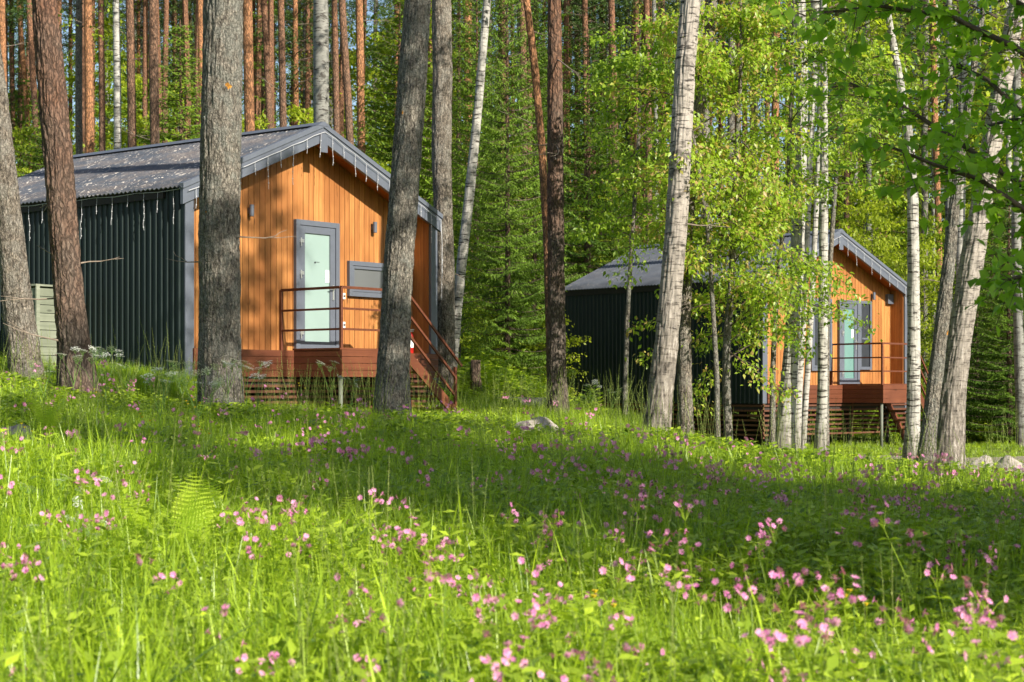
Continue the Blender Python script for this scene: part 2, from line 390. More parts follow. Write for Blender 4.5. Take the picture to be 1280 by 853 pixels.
def strip(name, pts, wd, mat, dz):
    """a ribbon that follows the ground along pts"""
    pts = np.array(pts, float); seg = []
    for a, b in zip(pts[:-1], pts[1:]):
        n = max(2, int(np.linalg.norm(b - a) / .4))
        for i in range(n): seg.append(a + (b - a) * i / n)
    seg.append(pts[-1]); seg = np.array(seg); d = np.gradient(seg, axis=0); d /= np.linalg.norm(d, axis=1)[:, None]
    nrm = np.c_[-d[:, 1], d[:, 0]]; k = 9; V = []
    for i, (p, q) in enumerate(zip(seg, nrm)):
        e0 = wd * (1 + .25 * noise.noise(Vector((i * .35, 0, 0)))); 
        for j in range(k):
            r = p + q * (j / (k - 1) - .5) * e0; V.append((r[0], r[1], gz(r[0], r[1]) + dz))
    F = [(i * k + j, i * k + j + 1, (i + 1) * k + j + 1, (i + 1) * k + j) for i in range(len(seg) - 1) for j in range(k - 1)]
    return tag(link(name, np_mesh(name, V, F, smooth=True), mat), kind='structure'), seg
_, PATH = strip('path', [(2.2, 36.0), (3.6, 33.6), (4.6, 32.3), (6.2, 32.2), (8.2, 33.6), (11, 34.5), (16, 34)], 2.8, M['path'], .04)
_, PATH2 = strip('path', [(6.2, 32.2), (7.4, 30.3), (9.5, 27.8), (13, 25.5)], 1.9, M['path'], .048)
PATHS = np.concatenate([PATH, PATH2])

# ------------------------------------------------------------------ cabins
W, L, H, RI, E = 5.6, 6.24, 2.79, 1.19, .40
TV = RI / (W / 2)
def ztop(s): return H + RI - abs(s - W / 2) * TV
def framebox(m, x0, x1, z0, z1, y0, y1, w):
    m.box(x0, x0 + w, y0, y1, z0, z1); m.box(x1 - w, x1, y0, y1, z0, z1)
    m.box(x0 + w, x1 - w, y0 + .001, y1, z1 - w, z1); m.box(x0 + w, x1 - w, y0 + .001, y1, z0, z0 + w); return m
def cabin(c):
    root = empty(c['name'], c['loc'], c['yaw'], c['label'], 'cabin')
    # corrugated long walls
    for side in (0, 1):
        m = MB(); t = .0; prof = []; y0w = .03
        t = y0w
        while t < L:
            for dt, dp in ((0, 0), (.074, 0), (.088, .022), (.112, .022)):
                if t + dt <= L: prof.append((t + dt, dp))
            t += .127
        prof.append((L, 0))
        for tt, dp in prof:
            x = -dp if side == 0 else W + dp
            m.v += [(x, tt, 0), (x, tt, H - .03)]
        for i in range(len(prof) - 1): m.f.append((2 * i, 2 * i + 1, 2 * i + 3, 2 * i + 2) if side == 0 else (2 * i, 2 * i + 2, 2 * i + 3, 2 * i + 1))
        b = len(m.v); xin = .05 if side == 0 else W - .05
        m.box(min(xin, .004 if side == 0 else W - .004), max(xin, .004 if side == 0 else W - .004), y0w, L, .0, H - .04)
        m.build('side_wall', M['sheet'], root)
    m = MB(); m.prism([(.06, 0), (W - .06, 0), (W - .06, H - .2), (W / 2, H + RI - .2), (.06, H - .2)], L - .1, L); m.build('rear_wall', M['sheet'], root)
    m = MB(); m.prism([(.06, .02), (W - .06, .02), (W - .06, H - .2), (W / 2, H + RI - .2), (.06, H - .2)], E + .03, E + .12); m.build('wall_core', M['dark'], root)
    m = MB(); m.box(.05, W - .05, .03, L - .11, -.16, -.01); m.build('floor_frame', M['dark'], root)
    # roof: slabs, corrugated sheets, ridge cap
    for sg in (-1, 1):
        m = MB(); xe = W / 2 + sg * (W / 2 + .05); xr = W / 2; xs = W / 2 + sg * (W / 2 - .01)
        zt = lambda x: ztop(x) - .035
        poly = [(xe, zt(xe)), (xr, zt(xr)), (xr, zt(xr) - .13), (xe, zt(xe) - .13)]
        if sg > 0: poly.reverse()
        m.prism(poly, E + .03, L + .05); m.build('roof_slab', M['dark'], root)
        m = MB(); poly2 = [(xs, zt(xs)), (xr, zt(xr)), (xr, zt(xr) - .13), (xs, zt(xs) - .13)]
        if sg > 0: poly2.reverse()
        m.prism(poly2, .035, E + .028); m.build('soffit', M['soffit'], root)
        n = int((L + .08) / .1 * 6); V = []; K = 5
        for i in range(n + 1):
            tt = -.02 + (L + .1) * i / n
            for k in range(K):
                xx = xr + (xe + sg * .04 - xr) * k / (K - 1)
                V.append((xx, tt, ztop(xx) + .014 * math.sin(2 * PI * tt / .1)))
        V2 = [(x, y, z - .012) for x, y, z in V]; q = len(V)
        F = []
        for i in range(n):
            for k in range(K - 1):
                a = i * K + k; F.append((a, a + 1, a + K + 1, a + K)); F.append((q + a, q + a + K, q + a + K + 1, q + a + 1))
            a = i * K + K - 1; F.append((a, q + a, q + a + K, a + K))
        for k in range(K - 1): F.append((k, q + k, q + k + 1, k + 1))
        o = link('roof_sheet', np_mesh('roof_sheet', V + V2, F), M[c['roof']], root)
        # fascia board and the flashing above it
        xo = W / 2 + sg * (W / 2 + .07)
        xi = W / 2 + sg * .001
        m = MB(); poly = [(xo, ztop(xo) - .03), (xi, ztop(xi) - .03), (xi, ztop(xi) - .27), (xo, ztop(xo) - .27)]
        if sg > 0: poly.reverse()
        m.prism(poly, -.035, .03); m.build('fascia_board', M['grey'], root, .004)
        m = MB(); poly = [(xo + sg * .01, ztop(xo) + .035), (xi, ztop(xi) + .035), (xi, ztop(xi) - .045), (xo + sg * .01, ztop(xo) - .045)]
        if sg > 0: poly.reverse()
        m.prism(poly, -.055, .05); m.build('roof_flashing', M['grey'], root, .004)
    m = MB(); zr = H + RI + .045; m.prism([(W / 2 - .15, zr - .07), (W / 2 + .15, zr - .07), (W / 2 + .02, zr), (W / 2 - .02, zr)], -.06, L + .06); m.build('ridge_cap', M['grey'], root)
    m = MB(); m.box(W / 2 - .075, W / 2 + .075, -.06, -.037, H + RI - .44, H + RI - .13); m.build('ridge_bracket', M['grey'], root, .004)
    # end fins of the recessed front
    for sg in (0, 1):
        x0, x1 = (0, .17) if sg == 0 else (W - .17, W)
        m = MB(); m.box(x0 + .004 * (1 - sg), x1 - .004 * sg, 0, E + .1, -.0 - (.28 if sg else 0), H - .13 - .05); m.build('corner_fin', M['grey'], root, .005)
        for k in range(3):
            xa = .172 if sg == 0 else W - .172 - .018
            m = MB(); m.box(xa, xa + .018, .045 + k * .118, .045 + k * .118 + .114, .42, H - .02); m.build('plank', M['plank'], root)
    # cladding planks of the front, each cut to the roof pitch
    pw = .118; s = .196; k = 0
    while s < W - .2:
        e = min(s + pw - .009, W - .196)
        m = MB(); zt = lambda x: ztop(x) - .17
        poly = [(s, .02), (e, .02), (e, zt(e))]
        if s < W / 2 < e: poly.append((W / 2, zt(W / 2)))
        poly.append((s, zt(s)))
        off = R.uniform(0, .004)
        m.prism(poly, E - off, E + .025); m.build('plank', M['plank'], root); s += pw; k += 1
    # deck in the recess and its red boards
    m = MB(); m.box(.18, W - .02, .02, E - .006, .385, .412); m.build('deck_floor', M['deck'], root)
    DZ = .416
    p0, p1, pd = c['porch']
    def boards(a, b, n=4):
        """stack of boards on the face from a to b (local xy)"""
        h = DZ / n
        for i in range(n):
            o = bar((a[0], a[1], h * (i + .5)), (b[0], b[1], h * (i + .5)), .026 + .002 * (i % 2), h - .007).build('board', M['deck'], root)
    boards((.14, -.017), (p0 - .02, -.017)); boards((p1 + .0, -.017), (W - .02, -.017))
    boards((p0, .0), (p0, -pd)); boards((p0 - .013, -pd - .014), (p1, -pd - .014)); boards((p1 + .014, -pd), (p1 + .014, -pd + .08))
    n = int(pd / .12)
    for i in range(n + 1):
        y = -pd + i * .12; m = MB(); m.box(p0 - .02, p1 + .02, y, min(y + .113, .0), DZ, DZ + .026); m.build('deck_board', M['deck'], root)
    gl = lambda s_, t_: gz(*(root.matrix_basis @ Vector((s_, t_, 0))).to_2d()) - c['loc'][2]
    root.rotation_euler = (0, 0, c['yaw'])
    from mathutils import Matrix
    mw = Matrix.Translation(c['loc']) @ Matrix.Rotation(c['yaw'], 4, 'Z')
    def gl(s_, t_):
        v = mw @ Vector((s_, t_, 0)); return gz(v.x, v.y) - c['loc'][2]
    # porch legs and stilts
    for (a, b, mat, r) in ((p0 + .05, -pd + .06, 'post', .035), (p1 - .05, -pd + .06, 'post', .035)):
        m = MB(); g = gl(a, b) - .2; m.tube([(a, b, g), (a, b, .0)], r, 10); m.sm = True; m.build('porch_post', M[mat], root)
    for a in (.5, 2.0, 3.6, 5.1):
        for b in (.35, 2.2, 4.1, 5.9):
            m = MB(); g = gl(a, b) - .3
            m.box(a - .07, a + .07, b - .07, b + .07, g, -.161); m.build('foundation_pile', M['dark'], root)
    # skirting slats: front, near side
    def skirt(a, b, zb, mat='slat', pitch=c['pitch']):
        z = -.05; A = Vector((*a, 0)); B = Vector((*b, 0)); nsl = 0
        while z > zb and nsl < 14:
            if z > min(gl(*a), gl(*b)) - .25:
                bar((a[0], a[1], z), (b[0], b[1], z), .022, .042).build('slat', M[mat], root)
            z -= pitch; nsl += 1
        n = max(1, int((B - A).length / 1.1))
        inn = Vector((-(B - A).y, (B - A).x, 0)).normalized() * .035
        for i in range(n + 1):
            q = A.lerp(B, (i + .03) / (n + .06)) + inn
            m = MB(); m.box(q.x - .025, q.x + .025, q.y - .015, q.y + .015, zb, -.005); m.build('batten', M['slat'], root)
    skirt((.03, .0), (W - .03, .0), c['skirt'])
    skirt((.04, L - .1), (.04, .06), c['skirt'])
    skirt((W - .04, .06), (W - .04, L - .1), c['skirt'])
    skirt((W-.1, L - .05), (.1, L - .05), c['skirt'])
    # railing
    RH = .945; ro = -pd + .03
    def post(s_, t_, z0=DZ, z1=DZ + RH):
        m = MB(); m.box(s_ - .022, s_ + .022, t_ - .022, t_ + .022, z0, z1); m.build('rail_post', M['rail'], root, .003)
    post(p0 + .03, ro, .1); post(p0 + .1, E - .03); post(p1 - .03, ro, .1)
    for i, zz in enumerate((DZ + RH, DZ + RH * .66, DZ + RH * .33)):
        hh = .032 if i else .04
        bar((p0 + .1, E - .03, zz), (p0 + .03, ro + .024, zz), .034, hh).build('handrail' if i == 0 else 'rail', M['rail'], root)
        bar((p0 + .03 + (.0), ro, zz + .001), (p1 - .03, ro, zz + .001), .034, hh).build('handrail' if i == 0 else 'rail', M['rail'], root)
    # stairs
    s1, zb = c['stair']; run = s1 - p1
    drop = DZ - zb
    for t_ in (ro, -.12):
        bar((p1, t_, DZ - .08), (s1, t_, zb + .02), .036, .17).build('stringer', M['deck'], root)
    nst = c['steps']
    for i in range(nst):
        f = (i + .7) / (nst + .3); x = p1 + run * f; z = DZ - drop * f
        m = MB(); m.box(x - .15, x + .11, ro + .02, -.14, z - .02, z + .018); m.build('tread', M['tread'], root)
    post(s1 - .04, ro, zb - .15, zb + .80)
    sl = drop / run
    for i, zz in enumerate((RH, RH * .66, RH * .33)):
        ex = .12 if i == 0 else -.04
        bar((p1 - .03, ro, DZ + zz), (s1 + ex, ro, DZ + zz - sl * (run + ex + .03)), .034, .036).build('handrail' if i == 0 else 'rail', M['rail'], root)
    c['extra'](root, DZ)
    return root, mw

def door(root, s0, s1, z0, z1, glass, shade=False):
    y = E
    d = framebox(MB(), s0, s1, z0, z1, y - .075, y - .006, .085).build('door_frame', M['grey'], root, .004)
    leaf = framebox(MB(), s0 + .09, s1 - .09, z0 + .03, z1 - .09, y - .06, y - .012, .115).build('door', M['grey'], root, .004)
    m = MB(); m.box(s0 + .2, s1 - .2, y - .035, y - .02, z0 + .14, z1 - .2); m.build('glass_pane', M[glass], leaf)
    for zz in (z0 + .25, z0 + 1.2, z1 - .36):
        m = MB(); m.box(s0 + .07, s0 + .15, y - .095, y - .061, zz, zz + .05); m.tube([(s0 + .088, y - .095, zz - .06), (s0 + .088, y - .095, zz + .07)], .013, 8); m.build('hinge', M['silver'], leaf)
    hx = s1 - .145; m = MB(); m.box(hx - .018, hx + .018, y - .072, y - .061, z0 + .82, z0 + 1.06); m.tube([(hx, y - .072, z0 + 1.0), (hx, y - .11, z0 + 1.0), (hx - .11, y - .112, z0 + 1.0)], .010, 8); m.build('door_handle', M['silver'], leaf)
    m = MB(); m.box(s1 - .30, s1 - .215, y - .042, y - .036, z0 + 1.1, z0 + 1.3); m.build('paper_notice', M['white'], leaf)
    m = MB(); m.tube([(s0 + .45, y - .043, z1 - .66), (s0 + .45, y - .036, z1 - .66)], .016, 10); m.box(s0 + .47, s0 + .55, y - .040, y - .036, z1 - .655, z1 - .648); m.build('viewer', M['greydark'], leaf)
def wlight(root, s, z, y=None):
    y = E if y is None else y
    m = MB(); m.tube([(s, y - .075, z - .09), (s, y - .075, z - .087), (s, y - .075, z + .087), (s, y - .075, z + .09)], [.032, .036, .036, .032], 16); m.box(s - .02, s + .02, y - .045, y - .0045, z - .04, z + .04); o = m.build('wall_light', M['grey'], root)
def window(root, s0, s1, z0, z1, pane='pane', mull=False):
    y = E
    f = framebox(MB(), s0, s1, z0, z1, y - .07, y - .006, .075).build('window', M['grey'], root, .004)
    framebox(MB(), s0 + .08, s1 - .08, z0 + .08, z1 - .08, y - .058, y - .015, .045).build('sash', M['grey'], f, .003)
    m = MB(); m.box(s0 + .125, s1 - .125, y - .03, y - .02, z0 + .125, z1 - .125); m.build('pane', M[pane], f)
def extra1(root, DZ):
    door(root, 2.567, 3.55, .43, 2.50, 'frost')
    window(root, 3.787, 4.78, 1.335, 1.915)
    wlight(root, 1.61, 2.555); wlight(root, 4.386, 2.50)
    for zz in (1.33, .86):
        m = MB(); m.box(3.65, 3.71, E - .045, E - .004, zz - .05, zz + .05); s = m.build('socket_box', M['white'], root, .005)
        m = MB(); m.tube([(3.68, E - .05, zz), (3.68, E - .044, zz)], .02, 10); m.build('socket_hole', M['black'], s)
    m = MB(); m.tube([(3.05, .9, -.8), (3.05, .9, -.02)], .05, 10); m.build('drain_pipe', M['cream'], root)
def extra2(root, DZ):
    door(root, 3.26, 4.06, .43, 2.42, 'frostdark')
    f = framebox(MB(), 4.06, 4.55, .78, 2.42, E - .07, E - .006, .07).build('shutter', M['grey'], root, .004)
    m = MB(); m.box(4.135, 4.475, E - .04, E - .015, .85, 2.35); m.build('shutter_panel', M['greydark'], f)
    m = MB(); m.box(4.17, 4.44, E - .055, E - .0405, 1.5, 1.54); m.build('shutter_bar', M['grey'], f)
    window(root, 2.2, 2.98, .74, 2.42, 'greydark')
    wlight(root, 4.62, 2.55)
    m = MB(); m.box(5.18, 5.4, E - .1, E - .004, 2.38, 2.62); m.build('vent_box', M['grey'], root, .01)
    m = MB(); m.box(1.9, 2.2, 1.4, 1.7, -.9, -.2); m.build('equipment_box', M['dark'], root)
    bar((2.6, .3, -1.0), (2.2, .3, -.2), .05, .05).build('brace', M['slat'], root)
C1 = dict(name='timber_cabin', loc=Vector((-4.731, 24.871, .164)), yaw=.904, label='near cabin on the left, leaf-littered roof, orange plank front with single frosted door',
          roof='roof', porch=(2.18, 3.72, 1.02), skirt=-.62, stair=(4.93, -.62), steps=5, pitch=.085, extra=extra1)
C2 = dict(name='timber_cabin', loc=Vector((5.525, 37.837, -.349)), yaw=.749, label='farther cabin on the right, raised on slatted skirting behind the leafy young trees',
          roof='roof2', porch=(2.9, 4.26, 1.12), skirt=-.78, stair=(5.35, -1.0), steps=6, pitch=.108, extra=extra2)
cab1, MW1 = cabin(C1)
cab2, MW2 = cabin(C2)

# string lights (icicle garlands) hang on the fascias
def drop_mesh(ln, seed):
    r = random.Random(seed); n = max(3, int(ln / .05)); pts = [(0, 0, 0)]; x = y = 0
    for i in range(n):
        if i > n * .35: x += r.uniform(-.012, .012)
        y = r.uniform(-.004, .004); pts.append((x, y, -ln * (i + 1) / n))
    m = MB(); m.tube(pts, .0034, 4)
    for i in range(2, n, 2): q = pts[i]; m.box(q[0] - .0065, q[0] + .0065, q[1] - .006, q[1] + .006, q[2] - .014, q[2] + .004)
    return m.mesh('light_drop')
def garland(root_loc, yaw, pts, lens, label, every):
    g = empty('string_light', root_loc, yaw, label, 'string light', 'white icicle light strings on the cabins')
    m = MB(); m.tube(pts, .005, 5); m.build('cable', M['wire'], g)
    P_ = [Vector(p) for p in pts]; tot = sum((b - a).length for a, b in zip(P_[:-1], P_[1:])); k = 0; d = every * .5
    while d < tot:
        e = d
        for a, b in zip(P_[:-1], P_[1:]):
            l = (b - a).length
            if e <= l: q = a.lerp(b, e / l); break
            e -= l
        link('light_drop', drop_mesh(lens[k % len(lens)], k + int(tot * 7)), M['wire'], g, loc=q); k += 1; d += every * R.uniform(.9, 1.1)
yf = -.075
fr = [(x, yf, ztop(x) - .10 - .018 * math.sin(i * 1.7) ** 2) for i, x in enumerate(np.linspace(.0, W, 25))]
LN = [.3, .16, .42, .32, .20, .50, .26, .62, .22, .38, .45, .2, .36, .3]
garland(C1['loc'], C1['yaw'], fr + [(W + .03, yf, H - .5), (W + .02, yf, H - 1.2)], LN, 'white icicle lights along the front gable of the near cabin', .30)
garland(C1['loc'], C1['yaw'], [(-.05, .03 + i * .5, H - .07 - .02 * (i % 2)) for i in range(12)], [.5, .3, .55, .18, .42, .25, .6, .3], 'white icicle lights under the eave of the near cabin\'s dark side wall', .34)
garland(C2['loc'], C2['yaw'], fr, LN, 'white icicle lights along the gable of the farther cabin', .36)

# fire extinguisher on the deck
def extinguisher(c, mw):
    p = mw @ Vector((5.12, .2, .413))
    o = empty('fire_extinguisher', p, 0, 'red fire extinguisher standing on the near cabin\'s deck beside the right corner', 'fire extinguisher')
    m = MB(); m.tube([(0, 0, 0), (0, 0, .02), (0, 0, .30), (0, 0, .34), (0, 0, .36)], [.05, .058, .058, .04, .02], 20); m.sm = True; m.build('cylinder_body', M['red'], o)
    m = MB(); m.box(-.012, .012, -.012, .012, .36, .40); m.box(-.008, .07, -.008, .008, .40, .412); m.box(-.008, .06, -.008, .008, .375, .385); m.build('valve_handle', M['silver'], o)
    m = MB(); m.tube([(.0, 0, .38), (-.06, 0, .37), (-.075, 0, .28), (-.07, 0, .16)], .008, 8); m.build('hose', M['black'], o)
    m = MB(); m.tube([(0, 0, .10), (0, 0, .24)], .0588, 20, False); m.build('label_band', M['white'], o)
extinguisher(C1, MW1)

# weathered box beside the dark side wall
bx = P(45, 436, 26.0); bxe = P(107, 436, 26.9)
M['weather'] = wood_plank('weathered_green_board', (.16, .18, .13), (.34, .36, .28), .8, False)
M['oldpost'] = wood_plank('old_post', (.22, .13, .07), (.36, .22, .13), .8)
o = empty('storage_box', (bx.x, bx.y, 0), math.atan2(bxe.y - bx.y, bxe.x - bx.x), 'weathered pale green board crate against the dark side wall behind the pine', 'crate')
wl = (bxe - bx).length; z = bx.z - .35
for k in range(10):
    m = MB(); m.box(0, wl, 0, .02, z + k * .128, z + k * .128 + .12); m.build('board', M['weather'], o, .004)
    m = MB(); m.box(.0, .02, .025, .6, z + k * .128, z + k * .128 + .12); m.build('board', M['weather'], o, .004)
m = MB(); m.box(-.02, .05, -.03, -.002, z, z + 1.3); m.build('upright', M['weather'], o)
m = MB(); m.box(wl - .06, wl + .0, -.03, -.002, z, z + 1.3); m.build('upright', M['oldpost'], o)
m = MB(); m.box(-.03, wl + .03, -.03, .64, z + 1.3, z + 1.33); m.build('lid', M['weather'], o)
m = MB(); pts = []
b = []
for i in range(9):
    b.append((wl - .02 + .03 * math.sin(i), .06, z + 1.33 + i * .02))
m.tube(b, [.10, .13, .14, .13, .12, .10, .08, .05, .02], 9)
m.v = [(x + .02 * noise.noise(Vector((x * 20, y * 20, z_ * 20))), y, z_) for x, y, z_ in m.v]
bag = m.build('plastic_bag', simple('black_film', (.05, .055, .06), .25)); bag.location = o.location; bag.rotation_euler = o.rotation_euler
tag(bag, 'crumpled dark plastic bag on top of the pale crate', 'plastic bag')

# ------------------------------------------------------------------ rocks
def rock(name, loc, sx, sy, sz, seed, label, group=None):
    me = bpy.data.meshes.new(name); V = []; F = []; n, mm = 28, 16
    for i in range(mm + 1):
        th = PI * i / mm
        for j in range(n):
            ph = 2 * PI * j / n; d = Vector((math.sin(th) * math.cos(ph), math.sin(th) * math.sin(ph), math.cos(th)))
            q = d * (1 + .28 * noise.noise(d * 1.3 + Vector((seed, 0, 0))) + .08 * noise.noise(d * 5 + Vector((seed, 3, 0))) + .03 * noise.noise(d * 14))
            V.append((q.x * sx, q.y * sy, max(q.z, -.5) * sz))
    for i in range(mm):
        for j in range(n): F.append((i * n + j, i * n + (j + 1) % n, (i + 1) * n + (j + 1) % n, (i + 1) * n + j))
    o = link(name, np_mesh(name, V, F, smooth=True), M['rock'], loc=loc)
    return tag(o, label, 'rock', group)
def on(px, Y, dz=0): x = (px - 640) / FPX * Y; return (x, Y, gz(x, Y) + dz)
rock('boulder', on(671, 22.5, .13), .33, .24, .24, 3, 'pale boulder in the grass between the two cabins')
rock('boulder', on(14, 15.5, .12), .26, .3, .26, 5, 'pinkish boulder half hidden by flowers at the left edge')
for i, (px, Y, s) in enumerate(((1212, 23.5, .10), (1228, 23.0, .15), (1248, 23.4, .12), (1262, 22.6, .17), (1279, 23.0, .14), (1195, 24.2, .09), (1240, 21.9, .11), (1272, 24, .1))):
    rock('stone', on(px, Y, s * .75), s * 1.35, s * 1.2, s * 1.7, 10 + i, 'one of the low grey stones lying beside the path at the right edge', 'stones along the path at the right')
def edge_kerb():
    a = on(648, 31.5); m = MB()
    o = bar((a[0] - .35, a[1], a[2] + .12), (a[0] + .55, a[1] + .3, a[2] + .10), .3, .3).build('concrete_kerb', simple('old_concrete', (.10, .10, .09), .9, 0, .2, .4, 8), None, .02)
    tag(o, 'low dark concrete block half sunk in grass right of the near cabin', 'concrete block')
edge_kerb()
def stump():
    p = P(596, 476, 32); g = gz(p.x, p.y)
    m = MB(); m.tube([(p.x, p.y, g - .1), (p.x, p.y, g + .15), (p.x - .03, p.y, g + .45), (p.x - .02, p.y, g + .75)], [.16, .12, .10, .09], 12); m.sm = True
    o = m.build('tree_stump', M['pine_brown']); tag(o, 'short bark-stripped stump under the spruce beside the leaning birch', 'stump')
stump()

# ------------------------------------------------------------------ leaves and crowns
def norm(a): return a / (np.linalg.norm(a, axis=-1, keepdims=True) + 1e-9)
def leaf_mesh(name, Pt, D, Nn, S, wd=.3, near=False, rnd=None):
    """leaves at Pt pointing along D with normals Nn and lengths S"""
    D = norm(D); Sd = norm(np.cross(D, Nn)); Nn = np.cross(Sd, D); S = S[:, None]
    n = len(Pt); rnd = NR.random(n) if rnd is None else rnd
    if near:
        vs = np.stack([Pt, Pt + D * S * .42 + Sd * S * wd + Nn * S * .05, Pt + D * S * .5 - Nn * S * .03, Pt + D * S * .42 - Sd * S * wd + Nn * S * .05, Pt + D * S - Nn * S * .12], 1)
        k = 5; T = np.array([[0, 3, 2], [0, 2, 1], [1, 2, 4], [3, 4, 2]])
    else:
        vs = np.stack([Pt, Pt + D * S * .5 + Sd * S * wd, Pt + D * S - Nn * S * .1, Pt + D * S * .5 - Sd * S * wd], 1); k = 4; T = np.array([[0, 3, 2, 1]])
    F = (np.arange(n)[:, None, None] * k + T[None]).reshape(-1, T.shape[1])
    return np_mesh(name, vs.reshape(-1, 3), F, np.repeat(rnd, k))
def rvec(n, z=0.0):
    v = NR.normal(size=(n, 3)); v = norm(v); v[:, 2] += z; return norm(v)

def skeleton(stem, f0, f1, nb, reach, rise=.35, droop=.3, sub=6, seed=0, rad=.016, prof=None, leaf_n=7, spread=.10, tail=.3, vr=.25):
    """branches off a stem path; returns wood MB and arrays of leaf points and outward directions"""
    r = random.Random(seed); stem = [Vector(p) for p in stem]; m = MB(); LP = []; LD = []
    cum = [0]
    for a, b in zip(stem[:-1], stem[1:]): cum.append(cum[-1] + (b - a).length)
    def at(f):
        d = f * cum[-1]
        for i in range(len(stem) - 1):
            if d <= cum[i + 1] + 1e-6: return stem[i].lerp(stem[i + 1], (d - cum[i]) / (cum[i + 1] - cum[i]))
        return stem[-1]
    for i in range(nb):
        q = (i + r.random()) / nb; f = f0 + (f1 - f0) * q; az = i * 2.4 + r.uniform(-.5, .5)
        ln = reach * (prof(q) if prof else (1 - .55 * q)) * r.uniform(.7, 1.15)
        d = Vector((math.cos(az), math.sin(az), rise + r.uniform(-vr, vr))).normalized(); p = at(f); pts = [p.copy()]; n = 7
        for k in range(n):
            d = (d + Vector((r.uniform(-.16, .16), r.uniform(-.16, .16), -droop / n + r.uniform(-.08, .1)))).normalized(); p = p + d * ln / n; pts.append(p.copy())
        r0 = rad * (.5 + .5 * ln / reach); m.tube(pts, [max(.003, r0 * (1 - k / (n + 1))) for k in range(n + 1)], 5, False)
        for k in range(sub):
            u = tail + (1 - tail) * (k + r.random()) / sub; idx = min(n - 1, int(u * n)); s0 = pts[idx].lerp(pts[idx + 1], u * n - idx)
            bd = (pts[idx + 1] - pts[idx]).normalized(); side = bd.cross(Vector((0, 0, 1))).normalized() * (1 if k % 2 else -1)
            td = (bd * .7 + side * r.uniform(.5, 1.1) + Vector((0, 0, r.uniform(-.25, .25)))).normalized(); tl = ln * r.uniform(.16, .34) * (1.15 - u * .5)
            tp = [s0]; 
            for j in range(3): td = (td + Vector((0, 0, -droop * .12)) + Vector((r.uniform(-.1, .1), r.uniform(-.1, .1), 0))).normalized(); tp.append(tp[-1] + td * tl / 3)
            m.tube(tp, [r0 * .35, r0 * .25, r0 * .18, .002], 3, False)
            for j in range(leaf_n):
                v = (j + r.random()) / leaf_n * 2.98; jj = int(v); q_ = tp[jj].lerp(tp[jj + 1], v - jj)
                LP.append(q_ + Vector((r.gauss(0, spread), r.gauss(0, spread), r.gauss(0, spread * .7)))); LD.append(td)
    return m, np.array([tuple(v) for v in LP]), np.array([tuple(v) for v in LD])
def leaves_from(name, LP, LD, size, droop=.45, near=False, wd=.3, up=1.0):
    n = len(LP); D = LD * .5 + rvec(n) * .9; D[:, 2] -= droop; Nn = rvec(n) * .75; Nn[:, 2] += up
    Nn[:, 0] += .25; Nn[:, 1] -= .25
    return leaf_mesh(name, LP, D, Nn, size * NR.uniform(.65, 1.25, n), wd, near)

# shared crowns (unit trees standing at their own base)
def broad_crown(seed, h, reach, nb, size, leaf_n, z0=.12):
    m, LP, LD = skeleton([(0, 0, 0), (.05, 0, h * .5), (0, 0, h)], z0, 1, nb, reach, .35, .35, 8, seed, .02, lambda q: .55 + .9 * q * (1 - q) * 2 - .35 * q, leaf_n, .10, .2)
    return leaves_from('crown', LP, LD, size), m.mesh('branches')
BROAD = [broad_crown(20 + i, 6.0, 1.7 + .25 * i, 44, .115, 15) for i in range(4)]
BUSH = [broad_crown(40 + i, 2.6, 1.2, 26, .10, 15, .05) for i in range(2)]
def spruce_crown(seed, h, rad, nlev, dens=1.0, z0=.02):
    r = random.Random(seed); Pp = []; Dd = []; Nn = []; S = []; m = MB(); R_ = []
    for lv in range(nlev):
        q = lv / nlev; z = h * (z0 + (1 - z0) * q); ln0 = rad * (1 - q) ** .75 + .12
        for k in range(8):
            az = lv * 1.1 + k * 2 * PI / 8 + r.uniform(-.25, .25); ln = ln0 * r.uniform(.65, 1.12)
            d = Vector((math.cos(az), math.sin(az), .05 - .25 * (1 - q))); p = Vector((0, 0, z + r.uniform(-.1, .1))); n = 7; pts = [p]
            for j in range(n): d = Vector((d.x, d.y, d.z + .055)); pts.append(pts[-1] + d * ln / n)
            m.tube(pts, [.012 * (1 - j / 8) + .002 for j in range(n + 1)], 3, False)
            br = r.random() * .5
            nt_ = max(4, int(ln * 9 * dens))
            for j in range(nt_):
                u = .15 + .85 * (j + r.random() * .5) / nt_; idx = min(n - 1, int(u * n)); s0 = pts[idx].lerp(pts[idx + 1], min(1, u * n - idx))
                for sd in (-1, 1):
                    side = Vector((-d.y, d.x, 0)).normalized() * sd
                    td = (d.normalized() * .65 + side * (1.0 if u < .97 else .15) + Vector((0, 0, -.28))).normalized(); tl = (.14 + .26 * ln * (1 - u * .75)) * r.uniform(.7, 1.2)
                    nn = max(2, int(tl / .055))
                    for e in range(nn):
                        Pp.append(tuple(s0 + td * tl * e / nn + Vector((r.gauss(0, .012), r.gauss(0, .012), -.03 * e / nn))))
                        dd = td + Vector((r.uniform(-.6, .6), r.uniform(-.6, .6), r.uniform(-.75, .1))); Dd.append(tuple(dd)); Nn.append((r.gauss(.2, .4), r.gauss(-.2, .4), 1)); S.append(.105 * r.uniform(.7, 1.25)); R_.append(min(1, br + .5 * u * r.random() + (.25 if e == nn - 1 else 0)))
    me = leaf_mesh('crown', np.array(Pp), np.array(Dd), np.array(Nn), np.array(S), .17, False, np.array(R_))
    return me, m.mesh('branches')
SPRUCE = [spruce_crown(3, 9, 2.3, 34), spruce_crown(4, 7, 1.9, 28)]
SPRUCE_BG = [spruce_crown(5, 11, 2.2, 22, .6, .03)]
